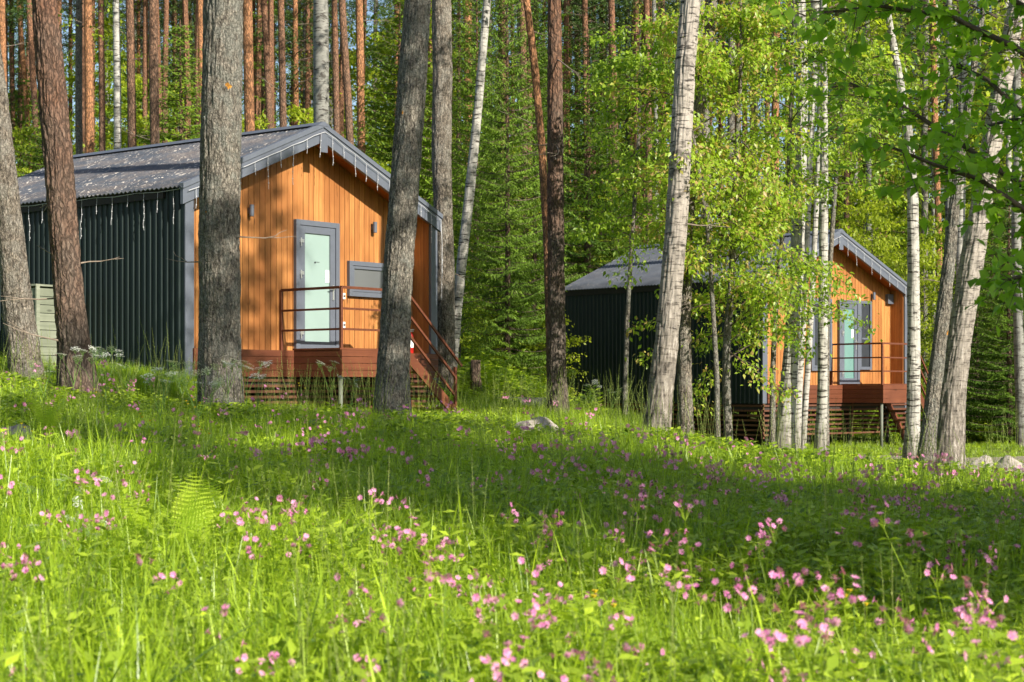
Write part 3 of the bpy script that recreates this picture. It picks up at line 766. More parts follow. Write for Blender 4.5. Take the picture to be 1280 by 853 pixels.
def pine_crown(seed, h, reach, nb=34):
    m, LP, LD = skeleton([(0, 0, 0), (0, 0, h)], 0.05, 1, nb, reach, .3, .1, 8, seed, .03, lambda q: .7 + .5 * q - q * q * .8, 4, .12, .35)
    n = 4; P3 = np.repeat(LP, n, 0); D = np.repeat(LD, n, 0) * .4 + rvec(len(P3)) ; D[:, 2] += .4
    return leaf_mesh('crown', P3, D, rvec(len(P3), .3), .16 * NR.uniform(.6, 1.2, len(P3)), .10), m.mesh('branches')
PINE = [pine_crown(60, 7, 2.4), pine_crown(61, 6, 2.0)]
HIGH = [broad_crown(70 + i, 7.0, 2.1, 30, .13, 3, .02) for i in range(2)]
TALLC = {'pine': (PINE, 'pineneedle'), 'birch': (HIGH, 'leafbg')}

# ------------------------------------------------------------------ trunks
def trunk_mesh(path, rads, sides, seed, relief, flare=.55, ring=.12, lumpy=.04):
    """closed tapered trunk with furrowed bark; path in local coordinates"""
    path = [Vector(p) for p in path]; cum = [0]
    for a, b in zip(path[:-1], path[1:]): cum.append(cum[-1] + (b - a).length)
    n = max(6, int(cum[-1] / ring)); V = []; 
    def at(d):
        for i in range(len(path) - 1):
            if d <= cum[i + 1] or i == len(path) - 2:
                f = (d - cum[i]) / (cum[i + 1] - cum[i]); return path[i].lerp(path[i + 1], f), rads[i] + (rads[i + 1] - rads[i]) * f
    P_ = [at(cum[-1] * i / n) for i in range(n + 1)]
    pts = [p for p, _ in P_]
    for _ in range(2): pts = [pts[0]] + [(pts[i - 1] + pts[i] * 2 + pts[i + 1]) / 4 for i in range(1, n)] + [pts[n]]
    so = Vector((seed * 3.1, seed * 1.7, 0))
    for i in range(n + 1):
        p = pts[i]; r = P_[i][1]; dz = cum[-1] * i / n
        fl = flare * math.exp(-max(0, dz - .2) / .36) * 1.35
        for j in range(sides):
            a = 2 * PI * j / sides; ca, sa = math.cos(a), math.sin(a)
            rr = r * (1 + lumpy * 2 * noise.noise(Vector((ca, sa, p.z * .8)) + so) + fl * (.45 + .9 * max(0, noise.noise(Vector((ca * 1.6, sa * 1.6, 7)) + so))))
            if relief: 
                nz = noise.noise(Vector((ca * r * 26, sa * r * 26, p.z * 2.6)) + so)
                rr += relief * (1 - abs(nz) * 3.2 if abs(nz) < .31 else 0) * -1 + relief * .6 * noise.noise(Vector((ca * r * 60, sa * r * 60, p.z * 14)) + so)
            V.append((p.x + ca * rr, p.y + sa * rr, p.z))
    F = [(i * sides + j, i * sides + (j + 1) % sides, (i + 1) * sides + (j + 1) % sides, (i + 1) * sides + j) for i in range(n) for j in range(sides)]
    return np_mesh('trunk', V, F, smooth=True)
def dead_twigs(trunkpts, n, r, f0, f1, ln, parent, rad=.012):
    for i in range(n):
        f = r.uniform(f0, f1) * (len(trunkpts) - 1); k = min(int(f), len(trunkpts) - 2); p = Vector(trunkpts[k]).lerp(Vector(trunkpts[k + 1]), f - k)
        az = r.uniform(0, 2 * PI); d = Vector((math.cos(az), math.sin(az) * .6, r.uniform(-.35, .3))).normalized(); pts = [p]; l = ln * r.uniform(.5, 1.2)
        for j in range(5): d = (d + Vector((r.uniform(-.25, .25), r.uniform(-.2, .2), r.uniform(-.15, .2)))).normalized(); pts.append(pts[-1] + d * l / 5)
        m = MB(); m.tube(pts, [rad * (1.1 - j * .18) for j in range(6)], 5)
        q = pts[3]; e = [q]
        for j in range(3): e.append(e[-1] + (d + Vector((r.uniform(-.7, .7), r.uniform(-.5, .5), .2))).normalized() * l * .12)
        m.tube(e, [rad * .5, rad * .4, rad * .3, .002], 4, False)
        m.build('dead_branch', M['deadwood'], parent)
ALLTREES = []
def tree(name, cpts, Y, mat, label, cat='tree', sides=40, relief=.008, crown='pine', top=15.0, flare=.5, dead=0, group=None, crown_z=None, ring=.1, hw=None, deadf=(.15, .6), cscale=1.0):
    """cpts: [(px, py, width px)] from the bottom up as seen in the photograph, all Y metres away"""
    b = P(cpts[0][0], cpts[0][1], Y); g = gz(b.x, Y); base = Vector((b.x, Y, g))
    root = empty(name, base, 0, label, cat, group)
    path = [Vector((0, 0, -.25))]; rads = [cpts[0][2] / FPX * Y / 2]
    for px, py, w_ in cpts:
        q = P(px, py, Y) - base
        if q.z <= path[-1].z + .1: q.z = path[-1].z + .3
        path.append(q); rads.append(w_ / FPX * Y / 2)
    if crown is not None:
        d = (path[-1] - path[-2]).normalized(); d = (d + Vector((0, 0, 1.2))).normalized()
        rem = top - path[-1].z
        if rem > .5:
            path.append(path[-1] + d * rem * .5); rads.append(rads[-1] * .72)
            path.append(path[-1] + Vector((0, 0, 1)) * rem * .5); rads.append(.03)
    if relief: sides = int(sides * 2.1); relief *= 1.9; ring = .055
    me = trunk_mesh(path, rads, sides, R.randint(0, 99), relief, flare, ring)
    link('trunk', me, M[mat], root)
    r = random.Random(int(cpts[0][0] * 7 + Y))
    if dead: dead_twigs(path, dead, r, deadf[0], deadf[1], .9, root)
    if crown:
        pr, lm = TALLC[crown]; cm, bm = pr[r.randrange(len(pr))]; z0 = crown_z if crown_z is not None else top - 6.5
        tp = path[-1]
        for nm, me_, mt in (('crown', cm, lm), ('branches', bm, 'twig')):
            o = link(nm, me_, M[mt], root); o.location = (tp.x, tp.y, z0); o.rotation_euler = (0, 0, r.uniform(0, 6)); s = cscale * r.uniform(.9, 1.15); o.scale = (s, s, s)
    return root, path

T = tree
# the trees that stand in front of the cabins
T('aspen_tree', [(33, 470, 40), (22, 380, 38), (8, 250, 34), (-6, 120, 31), (-22, 0, 28)], 24.0, 'aspen_pale', 'pale rough trunk leaning out of the left edge of the photo', 'tree', 44, .010, 'birch', 17, .35)
T('pine_tree', [(98, 492, 48), (92, 430, 41), (82, 330, 38), (73, 200, 36), (62, 80, 34), (55, 0, 32)], 21.5, 'pine_red', 'reddish scaly pine in front of the dark side wall, right of the leaning trunk', 'tree', 48, .012, 'pine', 18, .5, dead=5, deadf=(.25, .5))
T('aspen_tree', [(275, 478, 56), (275, 420, 52), (274, 300, 51), (277, 150, 50), (280, 0, 49)], 21.5, 'aspen', 'thick straight grey trunk covering the corner of the near cabin', 'tree', 56, .011, 'birch', 19, .25, dead=2, deadf=(.3, .45))
T('aspen_tree', [(490, 515, 44), (492, 450, 40), (497, 350, 38), (508, 200, 36), (517, 80, 35), (523, 0, 34)], 22.5, 'aspen', 'grey trunk leaning right in front of the near cabin\'s porch steps', 'tree', 48, .010, 'birch', 18, .45, dead=1)
T('aspen_tree', [(556, 500, 27), (556, 440, 25), (556, 330, 25), (552, 200, 25), (553, 100, 25), (552, 0, 24)], 31.5, 'aspen_pale', 'pale grey trunk rising right behind the near cabin\'s corner', 'tree', 36, .007, 'birch', 18, .3, dead=2)
T('birch_tree', [(562, 478, 15), (566, 440, 14), (576, 340, 13), (586, 250, 13), (598, 130, 11), (609, 0, 10)], 32.5, 'birch', 'slender white birch leaning right beside the porch steps', 'tree', 24, .004, 'birch', 14, .3)
T('pine_tree', [(697, 517, 29), (696, 470, 24), (695, 350, 22), (694, 200, 21), (694, 100, 19), (693, 0, 17)], 27.0, 'pine_grey', 'straight pine turning orange upward, left of the farther cabin\'s dark wall', 'tree', 40, .008, 'pine', 19, .3, dead=6, deadf=(.35, .7))
T('pine_tree', [(690, 486, 12), (684, 300, 10.5), (677, 180, 10), (669, 90, 9.5), (658, 0, 9)], 34.0, 'pine_orange', 'thin orange pine leaning left close beside the straight pine', 'tree', 24, .004, 'pine', 18, .3, dead=3, deadf=(.3, .8))
T('birch_tree', [(818, 553, 36), (824, 500, 32), (834, 420, 30), (844, 300, 28), (851, 180, 27), (856, 90, 26), (864, 0, 25)], 24.0, 'birch_rough', 'rough-barked thick birch leaning right before the farther cabin\'s dark wall', 'tree', 40, .009, 'birch', 16, .3, dead=1)
T('aspen_tree', [(857, 553, 20), (856, 480, 18), (855, 400, 17), (858, 290, 16), (868, 180, 15), (882, 80, 14), (890, 0, 13)], 26.0, 'aspen_pale', 'thin grey trunk close behind the rough thick birch', 'tree', 30, .006, 'birch', 15, .25)
T('birch_tree', [(979, 568, 27), (984, 500, 22), (990, 430, 20), (996, 330, 18), (1001, 200, 15), (1003, 90, 14), (1000, 0, 13)], 29.0, 'birch', 'stoutest white birch of the clump before the farther cabin\'s left window', 'tree', 30, .006, 'birch', 14, .4)
T('birch_tree', [(994, 563, 13), (998, 480, 11), (1004, 380, 10), (1012, 200, 9), (1018, 80, 11), (1019, 0, 11)], 29.8, 'birch', 'second white stem in the birch clump, close against the stoutest one', 'tree', 20, .004, 'birch', 13, .3)
T('birch_tree', [(1003, 560, 9), (1009, 470, 8), (1016, 350, 7), (1024, 180, 7), (1027, 0, 6)], 30.4, 'birch', 'thinnest stem at the right side of the birch clump', 'tree', 16, .003, 'birch', 12, .3)
T('birch_tree', [(1025, 570, 15), (1028, 500, 13), (1029, 350, 12), (1030, 200, 10), (1030, 60, 9), (1029, 0, 8)], 28.5, 'birch', 'slim straight birch directly left of the farther cabin\'s door', 'tree', 22, .004, 'birch', 13, .35)
T('birch_tree', [(1139, 574, 20), (1142, 500, 17), (1142, 400, 16), (1141, 250, 14), (1136, 170, 12), (1124, 100, 11), (1112, 30, 9), (1106, 0, 8)], 30.0, 'birch', 'straight mottled birch covering the right end of the farther cabin\'s gable', 'tree', 26, .005, 'birch', 13, .35)
T('birch_tree', [(1183, 575, 42), (1189, 500, 35), (1200, 420, 31), (1216, 320, 29), (1233, 220, 27), (1252, 110, 24), (1275, -10, 22)], 27.0, 'birch_rough', 'big pale birch with flaking bark leaning strongly right of the stairs', 'tree', 44, .010, 'birch', 15, .35, dead=3, deadf=(.3, .7))
tb, tbp = T('aspen_tree', [(1156, 592, 24), (1161, 540, 20), (1172, 450, 18), (1186, 330, 16), (1197, 220, 13), (1213, 110, 9), (1231, 0, 7)], 24.5, 'aspen', 'dark grey trunk crossing before the big leaning birch, thin at the top', 'tree', 32, .007, 'birch', 12, .35)
T('birch_tree', [(1278, 545, 15), (1274, 440, 13), (1270, 300, 12), (1272, 150, 11), (1268, 0, 10)], 40, 'birch_grey', 'grey birch trunk at the right edge of the photo behind the young spruces', 'tree', 20, .004, 'birch', 15, .2)

# trunks standing behind the cabins, read off the photograph: x at the top, x low down, width, kind
BGT = [(2, 9, 9, 'po'), (23, 44, 6.5, 'po'), (36, 50, 8, 'pb'), (74, 75, 7, 'pb'), (99, 100, 9, 'ag'), (110, 112, 11, 'po'), (126, 128, 8, 'pb'), (131, 137, 5, 'bg'),
       (145, 147, 9.5, 'bi'), (162, 166, 11, 'pb'), (182, 181, 7, 'pb'), (191, 196, 12, 'pb'), (208, 206, 7, 'pb'), (250, 253, 8, 'po'), (244, 245, 4.5, 'pb'),
       (309, 315, 13, 'po'), (330, 340, 8, 'pb'), (351, 356, 9, 'pb'), (369, 369, 7, 'po'), (401, 402, 20, 'bm'), (418, 421, 8, 'pb'), (427, 442, 9.5, 'pb'), (449, 453, 10, 'po'),
       (496, 495, 7, 'po'), (585, 586, 10, 'po'), (626, 625, 7, 'pb'), (653, 656, 9, 'pb'), (671, 676, 5, 'pb'), (711, 709, 6, 'po'), (720, 719, 4.5, 'pb'),
       (731, 735, 7.5, 'pb'), (752, 750, 5, 'pb'), (759, 760, 4, 'bi'), (764, 770, 8.5, 'pb'), (800, 800, 5, 'po'), (808, 811, 8, 'pb'), (815, 822, 7, 'po'), (826, 828, 4, 'pb'),
       (875, 884, 12, 'ag'), (915, 912, 9, 'ag'), (921, 921, 4.5, 'pb'), (932, 932, 5.5, 'pb'), (959, 958, 6.5, 'pb'), (971, 969, 9.5, 'po'), (1046, 1047, 5.5, 'po'), (1058, 1059, 7.5, 'pb'),
       (1083, 1086, 7, 'bg'), (1166, 1173, 8, 'po'), (1186, 1186, 9, 'bg'), (1205, 1201, 10.5, 'bi'), (1172, 1171, 6, 'bi'), (1193, 1192, 5.5, 'bg'), (1158, 1156, 8, 'ag'), (1170, 1168, 7, 'bi'),
       (1218, 1216, 6, 'bg'), (1246, 1244, 7, 'ag'), (1258, 1261, 7, 'bi'), (1096, 1099, 6, 'pb'), (1070, 1069, 6, 'bi'), (516, 517, 6, 'pb'), (470, 468, 5.5, 'ag'), (537, 536, 6, 'po'),
       (612, 616, 6, 'ag'), (640, 641, 5, 'pb'), (690, 688, 6, 'pb'), (742, 742, 5.5, 'pb'), (784, 786, 6, 'ag'), (848, 850, 6.5, 'pb'), (900, 902, 6, 'pb'), (945, 946, 5, 'ag'), (986, 984, 6, 'pb'),
       (14, 16, 6, 'pb'), (62, 60, 5, 'ag'), (88, 88, 5, 'po'), (174, 173, 5, 'po'), (218, 221, 6, 'pb'), (232, 230, 5.5, 'ag'), (325, 323, 5, 'pb'), (385, 384, 6, 'pb'), (-12, -8, 9, 'pb'), (1300, 1296, 9, 'pb'), (1135, 1133, 5, 'pb'), (1229, 1228, 5, 'pb')]
for i in range(46):
    zx = R.choice(((-10, 420), (-10, 420), (560, 900), (700, 1280), (1040, 1290))); x_ = R.uniform(*zx); BGT.append((x_, x_ + R.uniform(-6, 6), R.uniform(3.6, 6.2), R.choice(('pb', 'pb', 'po', 'ag', 'pb', 'bg'))))
KM = {'po': ('pine_tree', 'pine_orange', 'pine', 'orange-barked pine'), 'pb': ('pine_tree', 'pine_brown', 'pine', 'brown-barked pine'), 'bi': ('birch_tree', 'birch', 'birch', 'white birch'),
      'bg': ('birch_tree', 'birch_grey', 'birch', 'greyish birch'), 'bm': ('birch_tree', 'birch_grey', 'birch', 'thick mossy birch'), 'ag': ('aspen_tree', 'aspen', 'birch', 'dull grey aspen')}
ORD = 'first second third fourth fifth sixth seventh eighth ninth tenth eleventh twelfth thirteenth fourteenth fifteenth sixteenth seventeenth eighteenth nineteenth twentieth'.split()
ORD += ['twenty-' + o for o in ORD[:9]] + ['thirtieth'] + ['thirty-' + o for o in ORD[:9]]
def zone(px): return 'above the near cabin\'s roof' if px < 400 else 'between the two cabins' if px < 700 else 'above the farther cabin\'s roof' if px < 1100 else 'beyond the farther cabin\'s stairs'
cnt = {}
for (xt, xb, wd, k) in sorted(BGT):
    nm, mt, cr, desc = KM[k]; z = zone(xt)
    dia = {'po': .235, 'pb': .23, 'bi': .20, 'bg': .20, 'ag': .22, 'bm': .36}[k] * R.uniform(.9, 1.1)
    Y = max(35 if k == 'bm' else 41, min(80, dia * FPX / wd))
    i = cnt.get((k, z), 0); cnt[(k, z)] = i + 1
    yb = HOR - gz((xb - 640) / FPX * Y, Y) / Y * FPX
    xbb = xb + (xb - xt) * (yb - 280) / 280 * .5
    tp = {'pine': R.uniform(17, 22), 'birch': R.uniform(14, 18)}[cr]
    cp = [(xbb, yb, wd * 1.15), (xb, 280, wd * 1.02), ((xt + xb) / 2 + R.uniform(-1.5, 1.5), 130, wd), (xt, 0, wd * .93)]
    lab = 'the only %s standing %s' % (desc, z)
    root, pth = T(nm, cp, Y, mt, lab, 'tree', 12, .0, cr, tp, .25, dead=(3 if k in ('po', 'pb') and wd > 5 else 0), group='forest trees behind the cabins', ring=.5, deadf=(.35, .85), crown_z=tp - R.uniform(6, 8))
    ALLTREES.append((root, desc, z, xt))
byk = {}
for r_, d_, z_, x_ in ALLTREES: byk.setdefault((d_, z_), []).append(r_)
for (d_, z_), l_ in byk.items():
    if len(l_) > 1:
        for i, r_ in enumerate(l_): r_['label'] = '%s %s %s, counted from the left' % (ORD[i], d_, z_)

# ------------------------------------------------------------------ young leafy trees in front of the farther cabin
def young_tree(name, cp, Y, f0, f1, nb, reach, size, label, mat='leaf', seed=1, rise=.25, droop=.5, leaf_n=18, sub=12, prof=None, bark='aspen', sides=16, spread=.09, top=1.2):
    b = P(cp[0][0], cp[0][1], Y); g = gz(b.x, Y); base = Vector((b.x, Y, g)); root = empty(name, base, 0, label, 'tree')
    path = [Vector((0, 0, -.2))]; rads = [cp[0][2] / FPX * Y / 2]
    for px, py, w_ in cp: path.append(P(px, py, Y) - base); rads.append(w_ / FPX * Y / 2)
    path[1].z = max(path[1].z, .02)
    path.append(path[-1] + Vector((0, 0, top))); rads.append(.008)
    link('trunk', trunk_mesh(path, rads, sides, seed, .003, .3, .12), M[bark], root)
    m, LP, LD = skeleton([tuple(p) for p in path[1:]], f0, f1, nb, reach, rise, droop, sub, seed, .014, prof or (lambda q: .75 + .35 * math.sin(q * 3) - .4 * q), leaf_n, spread, .15, .7)
    m.build('branches', M['twig'], root)
    link('crown', leaves_from('crown', LP, LD, size, .5, True, .27), M[mat], root)
    return root
young_tree('bird_cherry_tree', [(911, 565, 11), (908, 480, 10), (908, 430, 10), (915, 350, 9), (917, 280, 8), (921, 180, 6), (926, 90, 5)], 26.0, .19, 1, 60, 1.75, .085,
           'bird cherry with one thin stem covering the farther cabin\'s dark wall corner', seed=5)
young_tree('bird_cherry_tree', [(897, 556, 7), (896, 470, 7), (892, 400, 6), (886, 300, 5), (872, 200, 5), (855, 120, 4)], 25.2, .42, 1, 26, 1.5, .085,
           'bird cherry leaning left so its leaves hang over the rough birch', seed=9)
young_tree('bird_cherry_tree', [(965, 560, 8), (966, 460, 7), (972, 350, 6), (985, 230, 6), (990, 100, 5), (992, 20, 4)], 27.0, .22, 1, 58, 1.9, .085,
           'dense leafy bird cherry just left of the birch clump', seed=13)
young_tree('bird_cherry_tree', [(1033, 500, 7), (1034, 400, 6), (1040, 290, 6), (1050, 150, 5), (1056, 40, 5)], 33.5, .50, 1, 44, 2.1, .10,
           'pale green young tree whose leaves overhang the farther cabin\'s gable', seed=17, droop=.3)
young_tree('bird_cherry_tree', [(781, 500, 7), (784, 400, 6), (790, 300, 5), (797, 200, 5), (800, 120, 4)], 31.0, .42, 1, 34, 1.8, .10,
           'young tree with pinkish leaf tips left of the farther cabin\'s roof', seed=21)
# broadleaf tree just outside the right edge, its shaded boughs reach into the picture
def overhang():
    Y = 11.5; b = P(1400, 500, Y); g = gz(b.x, Y); base = Vector((b.x, Y, g)); root = empty('maple_tree', base, 0, 'dark-leaved tree off the right edge with boughs reaching across the top right', 'tree')
    path = [Vector((0, 0, -.2)), Vector((0, 0, 1.0)), Vector((.1, .1, 3.0)), Vector((.05, .1, 5.2))]
    link('trunk', trunk_mesh(path, [.13, .11, .09, .05], 24, 3, .005, .4, .1), M['aspen'], root)
    limbs = [([(1400, 150), (1340, 110), (1270, 60), (1190, 22), (1100, 8), (1030, 16)], 0), ([(1400, 300), (1330, 262), (1262, 222), (1190, 172), (1120, 128), (1062, 104)], .3),
             ([(1395, 330), (1340, 300), (1280, 262), (1225, 225), (1165, 205), (1105, 180)], -.4), ([(1400, 120), (1330, 40), (1250, -10), (1150, -30), (1070, -25)], .2),
             ([(1395, 250), (1330, 200), (1275, 140), (1235, 100), (1195, 80)], .6),
             ([(1400, 60), (1330, -40), (1240, -60), (1130, -60)], .5), ([(1398, 190), (1345, 190), (1300, 150), (1265, 150), (1225, 160)], .9), ([(1398, 260), (1345, 330), (1300, 350), (1278, 345), (1262, 350)], -.6)]
    r = random.Random(4); LP = []; LD = []
    for pts, dy in limbs:
        q = [P(x, y, Y + dy * (i / (len(pts) - 1)) * 1.5) - base for i, (x, y) in enumerate(pts)]; n = len(q)
        q[0] = Vector((0.03, 0.03, max(.6, q[0].z)))
        m = MB(); m.tube(q, [.026 * (1 - i / n) + .004 for i in range(n)], 7); m.sm = True; m.build('bough', M['twig'], root)
        tw = MB(); tot = sum((b_ - a_).length for a_, b_ in zip(q[:-1], q[1:])); k = int(tot / .048)
        for i in range(k):
            u = (.22 + .78 * i / k) * (n - 1); j = min(n - 2, int(u)); s0 = q[j].lerp(q[j + 1], u - j); bd = (q[j + 1] - q[j]).normalized()
            sd = Vector((r.gauss(0, 1), r.gauss(0, 1), r.gauss(-.1, .55))); td = (bd * .6 + sd.normalized()).normalized(); tl = r.uniform(.12, .75) ** 1.2; e = [s0, s0 + td * tl * .5, s0 + td * tl + Vector((0, 0, -.04))]
            tw.tube(e, [.004, .003, .002], 3, False)
            for c_ in range(8):
                LP.append(tuple(s0 + td * tl * (.3 + .75 * r.random()) + Vector((r.gauss(0, .03), r.gauss(0, .03), r.gauss(0, .02))))); LD.append(tuple(td))
        tw.build('twigs', M['twig'], root)
    link('crown', leaves_from('crown', np.array(LP), np.array(LD), .095, .35, True, .36, 1.4), M['leafdark'], root)
overhang()

# ------------------------------------------------------------------ copies of whole trees
def plant_copy(name, pr, mat, loc, s, rz, label, cat, group, trunk=None, sz=1.0):
    root = empty(name, loc, rz, label, cat, group)
    for nm, me, mt in (('crown', pr[0], mat), ('branches', pr[1], 'twig')):
        o = link(nm, me, M[mt], root); o.scale = (s, s, s * sz)
    if trunk is not None: o = link('trunk', trunk[0], M[trunk[1]], root); o.scale = (s, s, s * sz)
    return root
def stem_mesh(h, r, seed=1): return trunk_mesh([(0, 0, -.3), (.03, 0, h * .3), (.02, .03, h * .65), (0, 0, h)], [r, r * .85, r * .55, .01], 10, seed, 0, .3, .4)
ST6 = stem_mesh(6, .06); ST9 = stem_mesh(9, .11, 2); ST7 = stem_mesh(7, .09, 3); ST11 = stem_mesh(11, .13, 4)
# spruces: px, Y, scale, mesh
SP = [(634, 38, .62, 0), (596, 40, .62, 0), (668, 45, .62, 0), (704, 52, .8, 1), (1222, 44, .78, 1), (1262, 42, .72, 0), (1240, 50, .9, 0), (1200, 52, .9, 1), (1290, 47, .95, 0), (575, 46, 1.1, 0), (735, 50, 1.1, 0),
      (500, 48, 1.1, 0), (225, 46, 1.0, 0), (60, 44, 1.0, 1)]
sl = ['full dark spruce in the middle gap, drooping over the stump', 'spruce directly behind the leaning white birch', 'spruce behind the pine left of the farther cabin', 'small spruce against the farther cabin\'s rear corner',
      'young spruce just right of the big leaning birch', 'young spruce low at the right edge', 'taller spruce between the young ones right of the stairs', 'spruce glimpsed behind the leaning birch trunks on the right',
      'spruce cut by the right edge of the photo', 'spruce showing above the right end of the near cabin\'s gable', 'spruce peeking over the rear end of the farther cabin\'s roof', 'spruce behind the near cabin\'s ridge',
      'dim spruce behind the left slope of the near cabin\'s roof', 'spruce behind the roof between the two leftmost trunks']
for (px, Y, s, k), lb in zip(SP, sl):
    x, y, z = on(px, Y); plant_copy('spruce_tree', SPRUCE[k], 'spruce', (x, y, z), s, R.uniform(0, 6), lb, 'tree', 'spruces behind the cabins', (ST9 if k == 0 else ST7, 'pine_brown'), 1.75 if s < .63 else 1.0)
# broadleaf understorey
US = [(575, 34.5, .55), (610, 48, 1.1), (660, 50, 1.1), (480, 44, 1.0), (440, 50, 1.2), (400, 46, 1.0), (350, 44, 1.0), (310, 50, 1.25), (230, 42, .95), (195, 47, 1.1), (150, 44, .95), (110, 50, 1.1), (70, 52, 1.2), (20, 44, 1.0), (-20, 48, 1.1),
      (260, 56, 1.4), (540, 52, 1.25), (712, 46, 1.0), (740, 48, 1.1), (765, 52, 1.15), (700, 56, 1.4), (835, 54, 1.2), (870, 50, 1.15), (930, 54, 1.3), (985, 50, 1.2), (1040, 54, 1.3), (1090, 48, 1.1), (1120, 54, 1.2), (1155, 50, 1.1), (1185, 56, 1.3),
      (1110, 42, .9), (1215, 60, 1.4), (1245, 56, 1.3), (1285, 54, 1.3), (1080, 60, 1.5), (640, 60, 1.5), (590, 58, 1.4), (30, 60, 1.5), (170, 62, 1.6), (380, 62, 1.6), (470, 60, 1.5), (800, 62, 1.4), (890, 64, 1.5), (1000, 64, 1.6), (1140, 64, 1.6), (1260, 66, 1.6)]
US = [u for i, u in enumerate(US) if not (690 < u[0] < 1300 and i % 5 in (0, 2))]
US = sorted((px, Y + (5 if i % 3 else 0), s * .72) for i, (px, Y, s) in enumerate(US)); cz = {}
ntot = {}
for px, Y, s in US: ntot[zone(px)] = ntot.get(zone(px), 0) + 1
for i, (px, Y, s) in enumerate(US):
    x, y, z = on(px, Y); zn = zone(px); cz[zn] = cz.get(zn, 0) + 1
    plant_copy('broadleaf_tree', BROAD[i % 4], 'leafbg', (x, y, z), s * 1.12, R.uniform(0, 6), '%s light green young tree %s, counted from the left' % (ORD[cz[zn] - 1], zn), 'tree', 'light green young trees in the forest', (ST6, 'aspen'), R.uniform(.95, 1.2))
BS = [(548, 33), (600, 38), (640, 45), (668, 47), (690, 40), (1155, 46), (1060, 47), (525, 36)]
bl = {}
for i, (px, Y) in enumerate(sorted(BS)):
    x, y, z = on(px, Y); zn = 'in the gap right of the near cabin' if px < 1000 else 'behind the farther cabin\'s stairs'; bl[zn] = bl.get(zn, 0) + 1
    plant_copy('bush', BUSH[i % 2], 'leafbg', (x, y, z - .1), R.uniform(.55, .85), R.uniform(0, 6), '%s low leafy bush %s, counted from the left' % (ORD[bl[zn] - 1], zn), 'bush', 'low bushes at the forest edge')

# stand-in trees outside the picture, set to shade the meadow and near cabin
SUNH = Vector((math.sin(SUN_AZ), math.cos(SUN_AZ)))
SH = []
for tx, ty, hh, s_ in ((-2.2, 13.3, 7.4, .95), (-.2, 11.6, 7.2, 1.0), (1.7, 10.4, 7.4, 1.05), (3.6, 9.9, 7.6, 1.1), (-4.6, 16.5, 8.0, .7), (1.0, 12.9, 7.6, 1.1), (2.8, 11.6, 7.0, 1.05), (4.6, 11.0, 7.4, 1.15), (2.6, 14.6, 8.0, .85), (4.6, 13.4, 7.2, 1.1), (-2.6, 17.4, 7.6, 1.0), (-4.0, 21.4, 8.6, .9), (-1.6, 22.2, 8.4, .7), (6.4, 12.6, 7.4, 1.1), (.4, 15.8, 7.6, .8), (-.6, 18.6, 8.2, .8)):
    dd = (hh - gz(tx, ty)) / math.tan(SUN_EL); SH.append((tx + SUNH.x * dd, ty + SUNH.y * dd, hh, s_))
SH += [(6.1, 14.9, 10.0, .62), (6.9, 15.6, 11.4, .45)]  # unseen crowns placed to dapple the left of the near cabin's front
SH += [(-13, 12, 5, 1.1), (-10, 6, 5, 1.2), (-8, 0, 5, 1.2), (-5, -5, 5, 1.2), (0, -9, 5, 1.2), (5, -11, 5, 1.2), (-14, 19, 5, 1.2), (-11, -3, 6, 1.2), (11, -9, 5, 1.1)]  # unseen trees added to keep sky light off the dark side wall
for i, (x, y, h, s) in enumerate(SH):
    g = gz(x, y); root = empty('broadleaf_tree', (x, y, g), 0, 'leafy tree standing outside the photo that shades the scene', 'tree', 'shade trees behind the camera')
    cb = h - g - 3.4 * s
    link('trunk', trunk_mesh([(0, 0, -.3), (.1, 0, 3), (0, .1, 6), (0, 0, max(8, cb + 4 * s))], [.17, .14, .1, .02], 16, i, .005, .4, .3), M['aspen'], root)
    for nm, me, mt in (('crown', BROAD[i % 4][0], 'leafbg'), ('branches', BROAD[i % 4][1], 'twig')):
        o = link(nm, me, M[mt], root); o.location = (0, 0, cb); o.scale = (s * 1.25, s * 1.25, s); o.rotation_euler = (0, 0, i)

